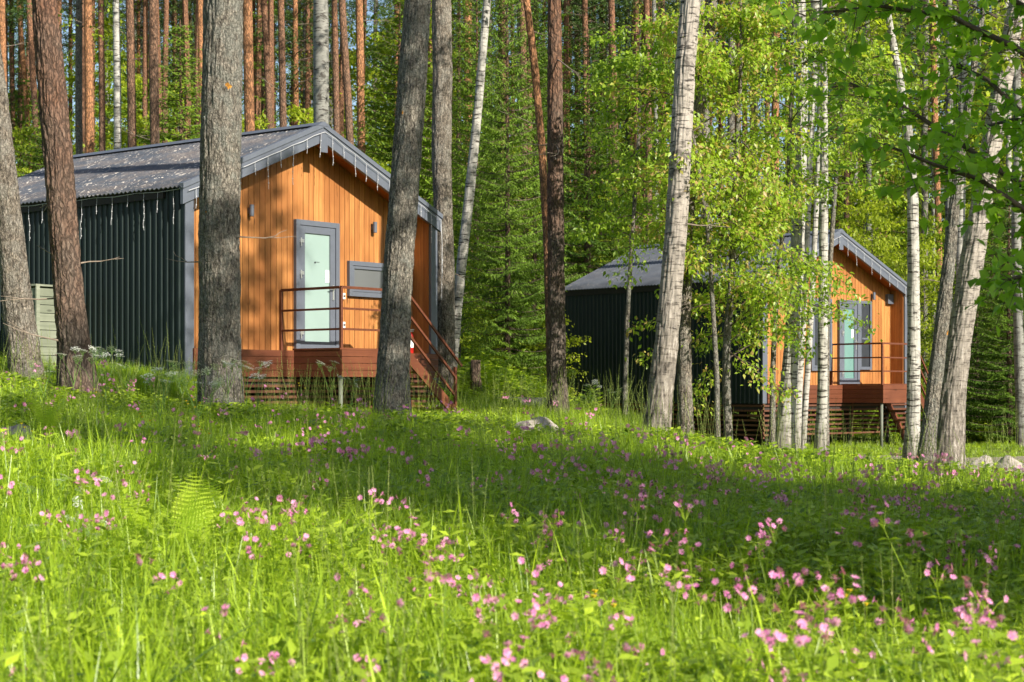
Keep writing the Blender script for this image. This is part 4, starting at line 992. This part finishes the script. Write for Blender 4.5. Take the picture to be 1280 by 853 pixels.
# ------------------------------------------------------------------ scattered ground cover (stuff)
def scatter(name, pts, rot, scl, protos, kind='stuff'):
    me = bpy.data.meshes.new(name); n = len(pts); me.vertices.add(n); me.vertices.foreach_set('co', np.asarray(pts, np.float32).ravel())
    a = me.attributes.new('rot', 'FLOAT_VECTOR', 'POINT'); a.data.foreach_set('vector', np.asarray(rot, np.float32).ravel())
    a = me.attributes.new('scl', 'FLOAT', 'POINT'); a.data.foreach_set('value', np.asarray(scl, np.float32))
    a = me.attributes.new('idx', 'INT', 'POINT'); a.data.foreach_set('value', NR.integers(0, len(protos), n).astype(np.int32)); me.update()
    o = bpy.data.objects.new(name, me); COL.objects.link(o); tag(o, kind=kind)
    g = bpy.data.node_groups.new(name + '_nodes', 'GeometryNodeTree')
    g.interface.new_socket('Geometry', in_out='INPUT', socket_type='NodeSocketGeometry'); g.interface.new_socket('Geometry', in_out='OUTPUT', socket_type='NodeSocketGeometry')
    gi = g.nodes.new('NodeGroupInput'); go = g.nodes.new('NodeGroupOutput'); iop = g.nodes.new('GeometryNodeInstanceOnPoints'); jn = g.nodes.new('GeometryNodeGeometryToInstance')
    for pm in protos:
        po = bpy.data.objects.new(name + '_source', pm); oi = g.nodes.new('GeometryNodeObjectInfo'); oi.inputs['Object'].default_value = po
        g.links.new(oi.outputs['Geometry'], jn.inputs[0])
    def na(nm, dt, sock):
        q = g.nodes.new('GeometryNodeInputNamedAttribute'); q.data_type = dt; q.inputs['Name'].default_value = nm; g.links.new(q.outputs['Attribute'], sock)
    g.links.new(gi.outputs[0], iop.inputs['Points']); g.links.new(jn.outputs[0], iop.inputs['Instance']); iop.inputs['Pick Instance'].default_value = True
    na('idx', 'INT', iop.inputs['Instance Index']); na('rot', 'FLOAT_VECTOR', iop.inputs['Rotation']); na('scl', 'FLOAT', iop.inputs['Scale'])
    g.links.new(iop.outputs[0], go.inputs[0])
    md = o.modifiers.new('scatter', 'NODES'); md.node_group = g
    return o
def blades(n, h0, h1, w_, spread, bend, seg=5, seed=0, mat='grass'):
    r = np.random.default_rng(seed); V = []; F = []; A = []
    for i in range(n):
        a = r.uniform(0, 2 * PI); rr = spread * math.sqrt(r.random()); b = np.array([math.cos(a) * rr, math.sin(a) * rr, -.03]); h = r.uniform(h0, h1)
        az = r.uniform(0, 2 * PI); d = np.array([math.cos(az), math.sin(az), 0]); sd = np.array([-d[1], d[0], 0]); bn = bend * r.uniform(.2, 1.3); ww = w_ * r.uniform(.6, 1.3); k0 = len(V); rn = r.random()
        for k in range(seg + 1):
            u = k / seg; c = b + np.array([0, 0, 1]) * h * (u - .35 * bn * u * u * u) + d * h * bn * u * u; wk = ww * (1 - u ** 1.6) + .0004
            V += [c - sd * wk, c + sd * wk]; A += [rn * .7 + .3 * u] * 2  # lower blade darker, shade of the gaps put into its tone
        for k in range(seg): F.append((k0 + 2 * k, k0 + 2 * k + 1, k0 + 2 * k + 3, k0 + 2 * k + 2))
    me = np_mesh('blades', V, F, A); me.materials.append(M[mat]); return me
def herb(n, h0, h1, leafs, seed, mat='herb', pairs=5, wd=.2):
    r = np.random.default_rng(seed); Pp = []; D = []; Nn = []; S = []
    for i in range(n):
        a = r.uniform(0, 2 * PI); rr = .12 * math.sqrt(r.random()); b = np.array([math.cos(a) * rr, math.sin(a) * rr, 0]); h = r.uniform(h0, h1); lean = np.array([r.normal() * .12, r.normal() * .12, 1])
        Pp.append(b); D.append(lean); Nn.append((r.normal(), r.normal(), 0)); S.append(h)   # stem: replaced below by a thin blade
        az = r.uniform(0, PI)
        for p in range(pairs):
            f = .25 + .75 * (p + .5) / pairs; az += PI / 2
            for s in (0, 1):
                q = np.array([math.cos(az + s * PI), math.sin(az + s * PI), r.uniform(.1, .6)]); Pp.append(b + lean * h * f); D.append(q); Nn.append((r.normal() * .3, r.normal() * .3, 1)); S.append(leafs * (1.25 - .7 * f) * r.uniform(.8, 1.25))
    Pp, D, Nn, S = map(np.array, (Pp, D, Nn, S)); st = np.arange(len(S)) % (1 + 2 * pairs) == 0
    D = norm(D.astype(float)); Sd = norm(np.cross(D, Nn)); N2 = np.cross(Sd, D); wv = np.where(st, .006, wd)[:, None] * np.where(st, 1, 1)[:, None]; S_ = S[:, None]
    vs = np.stack([Pp, Pp + D * S_ * .45 + Sd * S_ * wv, Pp + D * S_ * .5 - N2 * S_ * .02, Pp + D * S_ * .45 - Sd * S_ * wv, Pp + D * S_ - N2 * S_ * np.where(st, 0, .15)[:, None]], 1)
    T_ = np.array([[0, 3, 2], [0, 2, 1], [1, 2, 4], [3, 4, 2]]); F = (np.arange(len(S))[:, None, None] * 5 + T_[None]).reshape(-1, 3)
    me = np_mesh('herb', vs.reshape(-1, 3), F, np.repeat(r.random(len(S)), 5)); me.materials.append(M[mat]); return me
def stalks(n, h0, h1, seed):
    r = random.Random(seed); m = MB()
    for i in range(n):
        a = r.uniform(0, 6.3); x, y = .1 * math.cos(a) * r.random(), .1 * math.sin(a); h = r.uniform(h0, h1); lx, ly = r.gauss(0, .1), r.gauss(0, .1)
        p = [(x + lx * u * u * h, y + ly * u * u * h, u * h) for u in (0, .4, .8, 1)]; m.tube(p, [.0018, .0016, .0012, .0008], 3, False)
        for k in range(12):
            u = .74 + .26 * k / 12; q = Vector((x + lx * u * u * h, y + ly * u * u * h, u * h)); az = k * 2.4; d = Vector((math.cos(az) * .02, math.sin(az) * .02, .018)) * (1.2 - k / 14)
            b = len(m.v); s = Vector((-d.y, d.x, 0)) * .16; m.v += [tuple(q), tuple(q + d * .5 + s), tuple(q + d), tuple(q + d * .5 - s)]; m.f.append((b, b + 1, b + 2, b + 3))
    me = m.mesh('stalk'); a = me.attributes.new('rnd', 'FLOAT', 'POINT'); a.data.foreach_set('value', [r.random() for _ in m.v]); me.materials.append(M['grassdry']); return me
GR = [blades(16, .28, .62, .0045, .10, .55, seed=i) for i in range(4)]
GRB = [blades(7, .4, .85, .0105, .09, .75, 7, seed=40 + i) for i in range(3)]
GRF = [blades(26, .28, .60, .007, .22, .5, 3, seed=10 + i) for i in range(3)]
GRS = [blades(22, .08, .2, .005, .2, .5, 3, seed=20 + i) for i in range(2)]
HB = [herb(5, .22, .50, .095, i) for i in range(3)] + [herb(4, .2, .38, .12, 8, pairs=3, wd=.3)]
HBF = [herb(6, .18, .42, .12, 30 + i, pairs=4, wd=.28) for i in range(2)]
STK = [stalks(4, .65, .95, i) for i in range(3)]
BARE = [(on(671, 22.5)[0], 21.9, .75), (on(14, 15.5)[0], 14.9, .7)] + [(on(px, 22)[0], 22.3, .9) for px in (1205, 1235, 1262, 1285)]
M4 = [np.array(mw.inverted()) for mw in (MW1, MW2)]
def free(x, y, path_r=1.15, pad=.0):
    ok = np.ones(len(x), bool)
    for m4 in M4:
        lx = m4[0, 0] * x + m4[0, 1] * y + m4[0, 3]; ly = m4[1, 0] * x + m4[1, 1] * y + m4[1, 3]
        ok &= ~((lx > -.02 - pad) & (lx < W + .02 + pad) & (ly > -.02 - pad) & (ly < L))
    for bx_, by_, br_ in BARE: ok &= (x - bx_) ** 2 + (y - by_) ** 2 > br_ ** 2
    d = ((x[:, None] - PATHS[None, :, 0]) ** 2 + (y[:, None] - PATHS[None, :, 1]) ** 2).min(1); ok &= d > path_r ** 2
    return ok
def lawn(x, y):
    """the mown, lower sward in front of the farther cabin"""
    return (y > 21.0 - .25 * (x - 4)) & (x > 1.2 + .12 * (36 - y)) & (y < 42)
def spots(n, y0, y1, half=.36, pw=1.0):
    u = NR.random(n); y = (y0 ** (1 + pw) + u * (y1 ** (1 + pw) - y0 ** (1 + pw))) ** (1 / (1 + pw)); x = (NR.random(n) * 2 - 1) * half * y; return x, y
def put(name, n, y0, y1, protos, s0, s1, tilt=.15, cond=None, half=.36, dz=0.0, path_r=1.15, pw=1.0, patch=None):
    x, y = spots(n, y0, y1, half, pw=pw); ok = free(x, y, path_r)
    if cond is not None: ok &= cond(x, y)
    if patch is not None:
        pv = np.array([noise.noise(Vector((a * patch[0], b * patch[0], patch[2]))) for a, b in zip(x, y)]); ok &= pv > patch[1]
    x, y = x[ok], y[ok]; k = len(x)
    hz = np.array([.5 + .5 * noise.noise(Vector((a * .45, b * .45, 3))) for a, b in zip(x, y)])
    rot = np.c_[NR.normal(0, tilt, k), NR.normal(0, tilt, k), NR.uniform(0, 6.28, k)]
    return scatter(name, np.c_[x, y, ground(x, y) + dz], rot, NR.uniform(s0, s1, k) * (.62 + .76 * hz), protos)
notl = lambda x, y: ~lawn(x, y)
put('meadow_grass', 10500, 3.4, 13, GR, .85, 1.35, cond=lambda x, y: NR.random(len(x)) < .9 - 1.3 * np.clip(x / y + .02, 0, .3))
put('broad_blade_grass', 1500, 3.8, 9.5, GRB, .7, 1.15, .12, cond=lambda x, y: NR.random(len(x)) < .85 - 2.2 * np.clip(x / y + .1, 0, .35), patch=(.9, -.05, 12))
put('meadow_grass', 5500, 13, 19, GRF, .65, 1.0, cond=notl)
put('meadow_grass', 15000, 19, 31, GRF, .40, .72, cond=notl)
put('meadow_grass', 7000, 31, 62, GRF, .5, .9, cond=notl)
put('lawn_grass', 11000, 19, 42, GRS, .5, .95, cond=lawn, path_r=1.0)
put('leafy_meadow_plants', 14000, 3.6, 13, HB, .8, 1.35, cond=lambda x, y: NR.random(len(x)) < .40 + 2.0 * np.clip(x / y + .12, 0, .3), patch=(.55, -.35, 1))
put('leafy_meadow_plants', 17000, 11, 22, HBF, .6, 1.05, cond=notl, patch=(.5, -.45, 2))
put('leafy_meadow_plants', 6000, 22, 32, HBF, .5, .85, cond=notl, patch=(.5, -.1, 2))
put('leafy_lawn_plants', 4500, 19, 42, HBF, .25, .5, cond=lawn, patch=(.8, .05, 4))
put('forest_undergrowth', 9000, 32, 75, HBF, 1.0, 2.0, cond=notl)
put('tall_meadow_grass', 14000, 20.5, 25.5, GRF, .7, 1.0, cond=lambda x, y: (x / y < -.185) & (x / y > -.25) & (y > 22.5))
put('tall_meadow_grass', 9000, 30, 37, GRF, .55, .85, cond=lambda x, y: (x / y > .035) & (x / y < .075))
out = lambda x, y: (np.abs(x / y) > .355)
put('outer_meadow_grass', 16000, 1.5, 22, GRF, .7, 1.1, cond=out, half=.95)
put('outer_meadow_grass', 16000, 22, 50, GRF, .7, 1.3, cond=out, half=.62)
put('outer_meadow_plants', 12000, 1.5, 45, HBF, .6, 1.1, cond=out, half=.7)
put('tall_grass_stalks', 650, 4.2, 30, STK, .8, 1.15, .08, cond=notl)

# a mass of far trees closes the view
fy = NR.uniform(68, 135, 420); fx = (NR.random(420) * 2 - 1) * .36 * fy
for pm, mt in ((BROAD[0], 'leafbg'), (BROAD[2], 'leafbg'), (SPRUCE_BG[0], 'spruce'), (PINE[0], 'pineneedle')):
    if not pm[0].materials: pm[0].materials.append(M[mt])
sel = np.arange(420)
def far(name, s_, protos, dz0, dz1, s0, s1):
    k = len(s_); scatter(name, np.c_[fx[s_], fy[s_], ground(fx[s_], fy[s_]) + NR.uniform(dz0, dz1, k)], np.c_[np.zeros(k), np.zeros(k), NR.uniform(0, 6, k)], NR.uniform(s0, s1, k), protos)
far('distant_forest', sel[:90], [BROAD[0][0], BROAD[2][0]], -1, 5, 1.5, 2.3)
far('distant_spruces', sel[90:230], [SPRUCE_BG[0][0]], -1, 0, 1.0, 1.7)
far('distant_pine_crowns', sel[230:420], [PINE[0][0], PINE[1][0]], 10, 22, 1.0, 1.6)
tm = MB(); 
for i in range(190):
    x, y = fx[230 + i], fy[230 + i]; tm.tube([(x, y, 0), (x + R.uniform(-.5, .5), y, 12), (x, y, 25)], [.17, .14, .07], 6, False)
tag(tm.build('distant_trunks', M['pine_brown']), kind='stuff')

# ------------------------------------------------------------------ flowers one could pick
def petal_flower():
    """five notched petals round a calyx, facing +Z"""
    V = []; F = []; A = []
    for k in range(5):
        a = 2 * PI * k / 5; b = len(V); c, s = math.cos(a), math.sin(a)
        for (r_, w_, z_) in ((.001, 0, 0), (.009, .0055, .002), (.0165, .0066, .003), (.0195, .0048, .0045), (.0125, 0, .002), (.0195, -.0048, .0045), (.0165, -.0066, .003), (.009, -.0055, .002)):
            V.append((c * r_ - s * w_, s * r_ + c * w_, z_)); A.append(.1 + .2 * k)
        F += [(b, b + 1, b + 4, b + 7), (b + 1, b + 2, b + 3, b + 4), (b + 4, b + 5, b + 6, b + 7)]
    return np_mesh('flower', V, F, A)
FL = petal_flower(); FL.materials.append(M['pink'])
def calyx():
    m = MB(); m.tube([(0, 0, -.016), (0, 0, -.008), (0, 0, 0)], [.002, .0045, .003], 6); me = m.mesh('calyx'); me.materials.append(simple('calyx_purple', (.16, .05, .07))); return me
CX = calyx()
def campion_body(seed, h):
    r = random.Random(seed); Pp = []; D = []; Nn = []; S = []; m = MB(); heads = []
    main = [Vector((0, 0, 0)), Vector((r.gauss(0, .02), r.gauss(0, .02), h * .5)), Vector((r.gauss(0, .05), r.gauss(0, .05), h * .9))]
    m.tube(main, [.0028, .0024, .0018], 4, False)
    for k in range(r.randint(5, 9)):
        a = r.uniform(0, 6.3); b = main[2] if k else main[2]; e = b + Vector((math.cos(a) * r.uniform(.015, .07), math.sin(a) * r.uniform(.015, .07), r.uniform(.01, .1))); mid = b.lerp(e, .5) + Vector((0, 0, .012))
        m.tube([b, mid, e], [.0014, .0012, .001], 3, False); heads.append(e)
    for p in range(4):
        f = .2 + p * .22; q = main[0].lerp(main[1], f * 2) if f < .5 else main[1].lerp(main[2], (f - .5) * 2.4 if f < .9 else 1); az = p * PI / 2 + r.random()
        for s in (0, 1): Pp.append(tuple(q)); D.append((math.cos(az + s * PI), math.sin(az + s * PI), .35)); Nn.append((0, 0, 1)); S.append(.085 * (1.2 - f * .6))
    n0 = len(m.v); lm = []
    D = norm(np.array(D)); Sd = norm(np.cross(D, np.array(Nn))); Pp = np.array(Pp); S = np.array(S)[:, None]
    for i in range(len(Pp)):
        b = len(m.v); m.v += [tuple(Pp[i]), tuple(Pp[i] + D[i] * S[i] * .45 + Sd[i] * S[i] * .2), tuple(Pp[i] + D[i] * S[i] - np.array([0, 0, .02])), tuple(Pp[i] + D[i] * S[i] * .45 - Sd[i] * S[i] * .2)]; m.f.append((b, b + 1, b + 2, b + 3))
    me = m.mesh('campion_plant'); a = me.attributes.new('rnd', 'FLOAT', 'POINT'); a.data.foreach_set('value', [.6] * len(m.v)); me.materials.append(M['herb'])
    hr = [(e, (r.uniform(-.9, 1.5), r.uniform(-1.1, 1.1), r.uniform(0, 6))) for e in heads]
    return me, hr
CB = [campion_body(i, .52 + .05 * i) for i in range(6)]
def flower_spots(n):
    out = []; r = random.Random(5)
    while len(out) < n:
        Y = 4.6 + 19.5 * r.random() ** 1.25; px = r.uniform(-10, 1290)
        x = (px - 640) / FPX * Y
        if Y > 17 and not (px < 760): continue
        wgt = .48 + .52 * min(1, max(0, (px - 250) / 700))
        if Y > 12 and px < 620: wgt = .45
        wgt *= .25 + .9 * max(0, .5 + noise.noise(Vector((x * .9, Y * .7, 9))) * 1.6)
        if r.random() < wgt: out.append((x, Y))
    return out
pl = flower_spots(290)
XX = np.array([p[0] for p in pl]); YY = np.array([p[1] for p in pl]); ZZ = ground(XX, YY)
for i, (x, y, z) in enumerate(zip(XX, YY, ZZ)):
    me, hr = CB[i % 6]; px = 640 + x / y * FPX
    where = 'pink campion in the bright grass at the front of the meadow' if y < 9 else ('pink campion in the shaded band across the meadow' if y < 16 else 'pink campion in the rough grass before the near cabin')
    s = R.uniform(.85, 1.15) * (1.0 if y < 12 else .8)
    o = link('campion', me, None, None, (x, y, z), (R.gauss(0, .07), R.gauss(0, .07), R.uniform(0, 6.28))); o.scale = (s, s, s)
    tag(o, where, 'flower', where.replace('pink campion', 'pink campions'))
    for e, rt in hr:
        f = link('flower', FL, None, o, e, rt); fs = .78 if y < 12 else 1.3; f.scale = (fs, fs, fs)
        if y < 13: link('calyx', CX, None, f)
def flower_clump(seed):
    r = random.Random(seed); V0 = np.array([v.co[:] for v in FL.vertices]); F0 = np.array([p.vertices[:] for p in FL.polygons]); V = []; F = []
    for k in range(4):
        a, b = r.uniform(-1, 1.3), r.uniform(-1, 1); c = np.array([r.gauss(0, .05), r.gauss(0, .05), r.uniform(.42, .56)])
        rx = np.array([[1, 0, 0], [0, math.cos(a), -math.sin(a)], [0, math.sin(a), math.cos(a)]]); ry = np.array([[math.cos(b), 0, math.sin(b)], [0, 1, 0], [-math.sin(b), 0, math.cos(b)]])
        F.append(F0 + len(V0) * k); V.append(V0 * .95 @ (ry @ rx).T + c)
    me = np_mesh('flowers', np.concatenate(V), np.concatenate(F), NR.random(len(V0) * 4)); me.materials.append(M['pink']); return me
nfl = lambda x, y: notl(x, y) & ~((x > -.5) & (y > 17.5)) & ((x / y > -.16) | (y > 11)) & (NR.random(len(x)) < .35 + .65 * np.clip((x / y + .2) * 2.5, 0, 1))
put('campion_flowers', 1100, 8.5, 21, [flower_clump(i) for i in range(5)], .8, 1.15, .1, cond=nfl, patch=(.7, -.05, 9))
# cow parsley
def umbel(seed, rad=.05):
    r = random.Random(seed); V = []; F = []; st = MB(); A = []
    for k in range(13):
        a = k * 2.4; rr = rad * math.sqrt((k + .3) / 13); c = Vector((rr * math.cos(a), rr * math.sin(a), .006 * r.random() - rr * rr * 2)); st.tube([(0, 0, -.05), c], .0008, 3, False)
        for j in range(9):
            b = len(V); q = c + Vector((r.gauss(0, .006), r.gauss(0, .006), r.gauss(0, .002))); e = .0036; V += [(q.x - e, q.y, q.z), (q.x, q.y - e, q.z + .001), (q.x + e, q.y, q.z), (q.x, q.y + e, q.z + .001)]; F.append((b, b + 1, b + 2, b + 3)); A += [r.random()] * 4
    me = np_mesh('umbel', V, F, A); me.materials.append(M['whiteflower']); sm = st.mesh('rays'); sm.materials.append(M['twiggreen']); return me, sm
M['twiggreen'] = simple('green_stem', (.12, .22, .04), .6)
UM = [umbel(i) for i in range(3)]
def parsley(px, Y, h, label, n=4, s=1.0):
    x, y, z = on(px, Y); o = empty('cow_parsley', (x, y, z), R.uniform(0, 6), label, 'wildflower', 'white cow parsley')
    m = MB(); top = []
    m.tube([(0, 0, 0), (0, 0, h * .55)], [.005, .004], 5, False)
    for k in range(n):
        a = k * 2.3 + R.random(); e = Vector((math.cos(a) * R.uniform(.05, .22), math.sin(a) * R.uniform(.05, .22), h * R.uniform(.85, 1.05))); m.tube([(0, 0, h * .5), (e.x * .5, e.y * .5, h * .72), e - Vector((0, 0, .05))], [.003, .0025, .002], 4, False); top.append(e)
    m.build('stem', M['twiggreen'], o)
    hb = link('foliage', HB[0], None, o); hb.scale = (1, 1, .8)
    for k, e in enumerate(top):
        u, ry = UM[k % 3]; q = link('umbel', u, None, o, e, (R.gauss(.35, .2), R.gauss(0, .2), 0)); q.scale = (s, s, s); link('rays', ry, None, q)
CPW = [(92, 20, 'cow parsley left of the reddish pine\'s foot'), (118, 19.5, 'cow parsley right in front of the reddish pine'), (132, 20.5, 'cow parsley at the right foot of the reddish pine'), (55, 18.5, 'cow parsley between the two leftmost trunks'),
       (205, 19.5, 'leftmost cow parsley before the dark wall corner'), (228, 20.5, 'cow parsley under the near cabin\'s corner trim'), (262, 19.5, 'cow parsley against the left side of the thick grey trunk'), (285, 20, 'cow parsley in front of the thick grey trunk'),
       (308, 20.5, 'tall cow parsley to the right of the thick grey trunk'), (322, 19, 'cow parsley before the near cabin\'s red boards'), (200, 16.5, 'low cow parsley in the middle of the left meadow'), (248, 17, 'low cow parsley below the thick grey trunk'),
       (100, 9.5, 'white flowers in the bright grass low at the left'), (78, 8.6, 'white flowers nearest the lower left corner'), (118, 10.6, 'white flowers beside the left fern'), (60, 10.2, 'white flowers low near the left edge'),
       (765, 31, 'cow parsley at the near end of the farther cabin\'s dark wall'), (740, 32, 'cow parsley between the pine and the farther cabin'), (415, 22, 'cow parsley before the porch post'), (440, 23.2, 'cow parsley left of the leaning grey trunk'), (160, 21.5, 'cow parsley in the tall grass before the dark wall')]
for i, (px, Y, lb) in enumerate(CPW): parsley(px, Y, R.uniform(.68, .95) if Y > 12 else R.uniform(.55, .66), lb, 4 + i % 3, 1.25 if Y > 12 else .8)
# ferns
def frond(seed, ln):
    V = []; F = []; A = []; r = random.Random(seed)
    n = 24; pts = []
    for i in range(n + 1): u = i / n; pts.append(Vector((ln * (.45 * u + .25 * u * u), 0, ln * (.95 * u - .42 * u * u))))
    for i in range(2, n):
        p = pts[i]; d = (pts[i + 1] - pts[i - 1]).normalized(); u = i / n; pl_ = ln * .165 * math.sin(PI * min(1, u * 1.02)) ** .7 * (1.1 - .35 * u) + .004
        for sd in (-1, 1):
            sdv = (Vector((0, sd, 0)) + d * .35 + Vector((0, 0, -.12))).normalized(); K = 7
            for j in range(K):
                v = j / K; q = p + sdv * pl_ * v; b = len(V); lw = pl_ * .16 * (1 - v * .8)
                for s2 in (-1, 1):
                    b = len(V); e = q + (d * s2 + sdv * .45).normalized() * lw; V += [tuple(q), tuple(q + sdv * pl_ / K * 1.0), tuple(e + sdv * .3 * lw), tuple(e)]; F.append((b, b + 1, b + 2, b + 3)); A += [.4 + .5 * v] * 4
    me = np_mesh('frond', V, F, A); me.materials.append(M['fern']); return me
FRD = [frond(1, .75), frond(2, .6)]
FNS = [(236, 9.2, 'largest fern, upright fronds in the bright grass left of centre', 1.05), (205, 9.6, 'fern spreading just left of the largest fern', .9), (262, 10.4, 'fern right behind the largest fern', .9), (100, 12.5, 'small fern low in the left meadow', .7),
       (150, 11.5, 'fern between the white flowers and the largest fern', .7), (735, 7.6, 'fern low in the grass right of centre', .62), (445, 10.8, 'fern at the edge of the shaded band', .7), (60, 15.6, 'broad fern beside the boulder at the left edge', .9)]
for px, Y, lb, s in FNS:
    x, y, z = on(px, Y, .12); s *= 1.1; o = empty('fern', (x, y, z), R.uniform(0, 6), lb, 'fern', 'ferns in the meadow')
    for k in range(8):
        f = link('frond', FRD[k % 2], None, o, (0, 0, 0), (R.gauss(0, .1), R.uniform(-.55, -.05), k * PI / 4 + R.uniform(-.2, .2))); f.scale = (s, s, s); f['kind'] = 'stuff'
# yellow flowers
for px, Y in ((235, 16.5), (252, 14.2), (178, 14.8), (375, 21), (120, 17.2), (748, 6.6), (242, 17.4), (1065, 7.0), (30, 13.5)):
    x, y, z = on(px, Y); o = empty('buttercup', (x, y, z), 0, 'tiny yellow buttercup among the meadow grass', 'flower', 'yellow buttercups in the meadow')
    m = MB(); m.tube([(0, 0, 0), (.02, 0, .3), (.01, .02, .56)], .0018, 4); m.build('stem', M['twiggreen'], o)
    for k in range(3):
        m = MB(); c = Vector((.01 + .05 * math.cos(k * 2.1), .02 + .05 * math.sin(k * 2.1), .56 + .03 * k)); m.tube([c, c + Vector((0, 0, .012))], [.004, .014], 7); m.build('flower', M['yellow'], o)
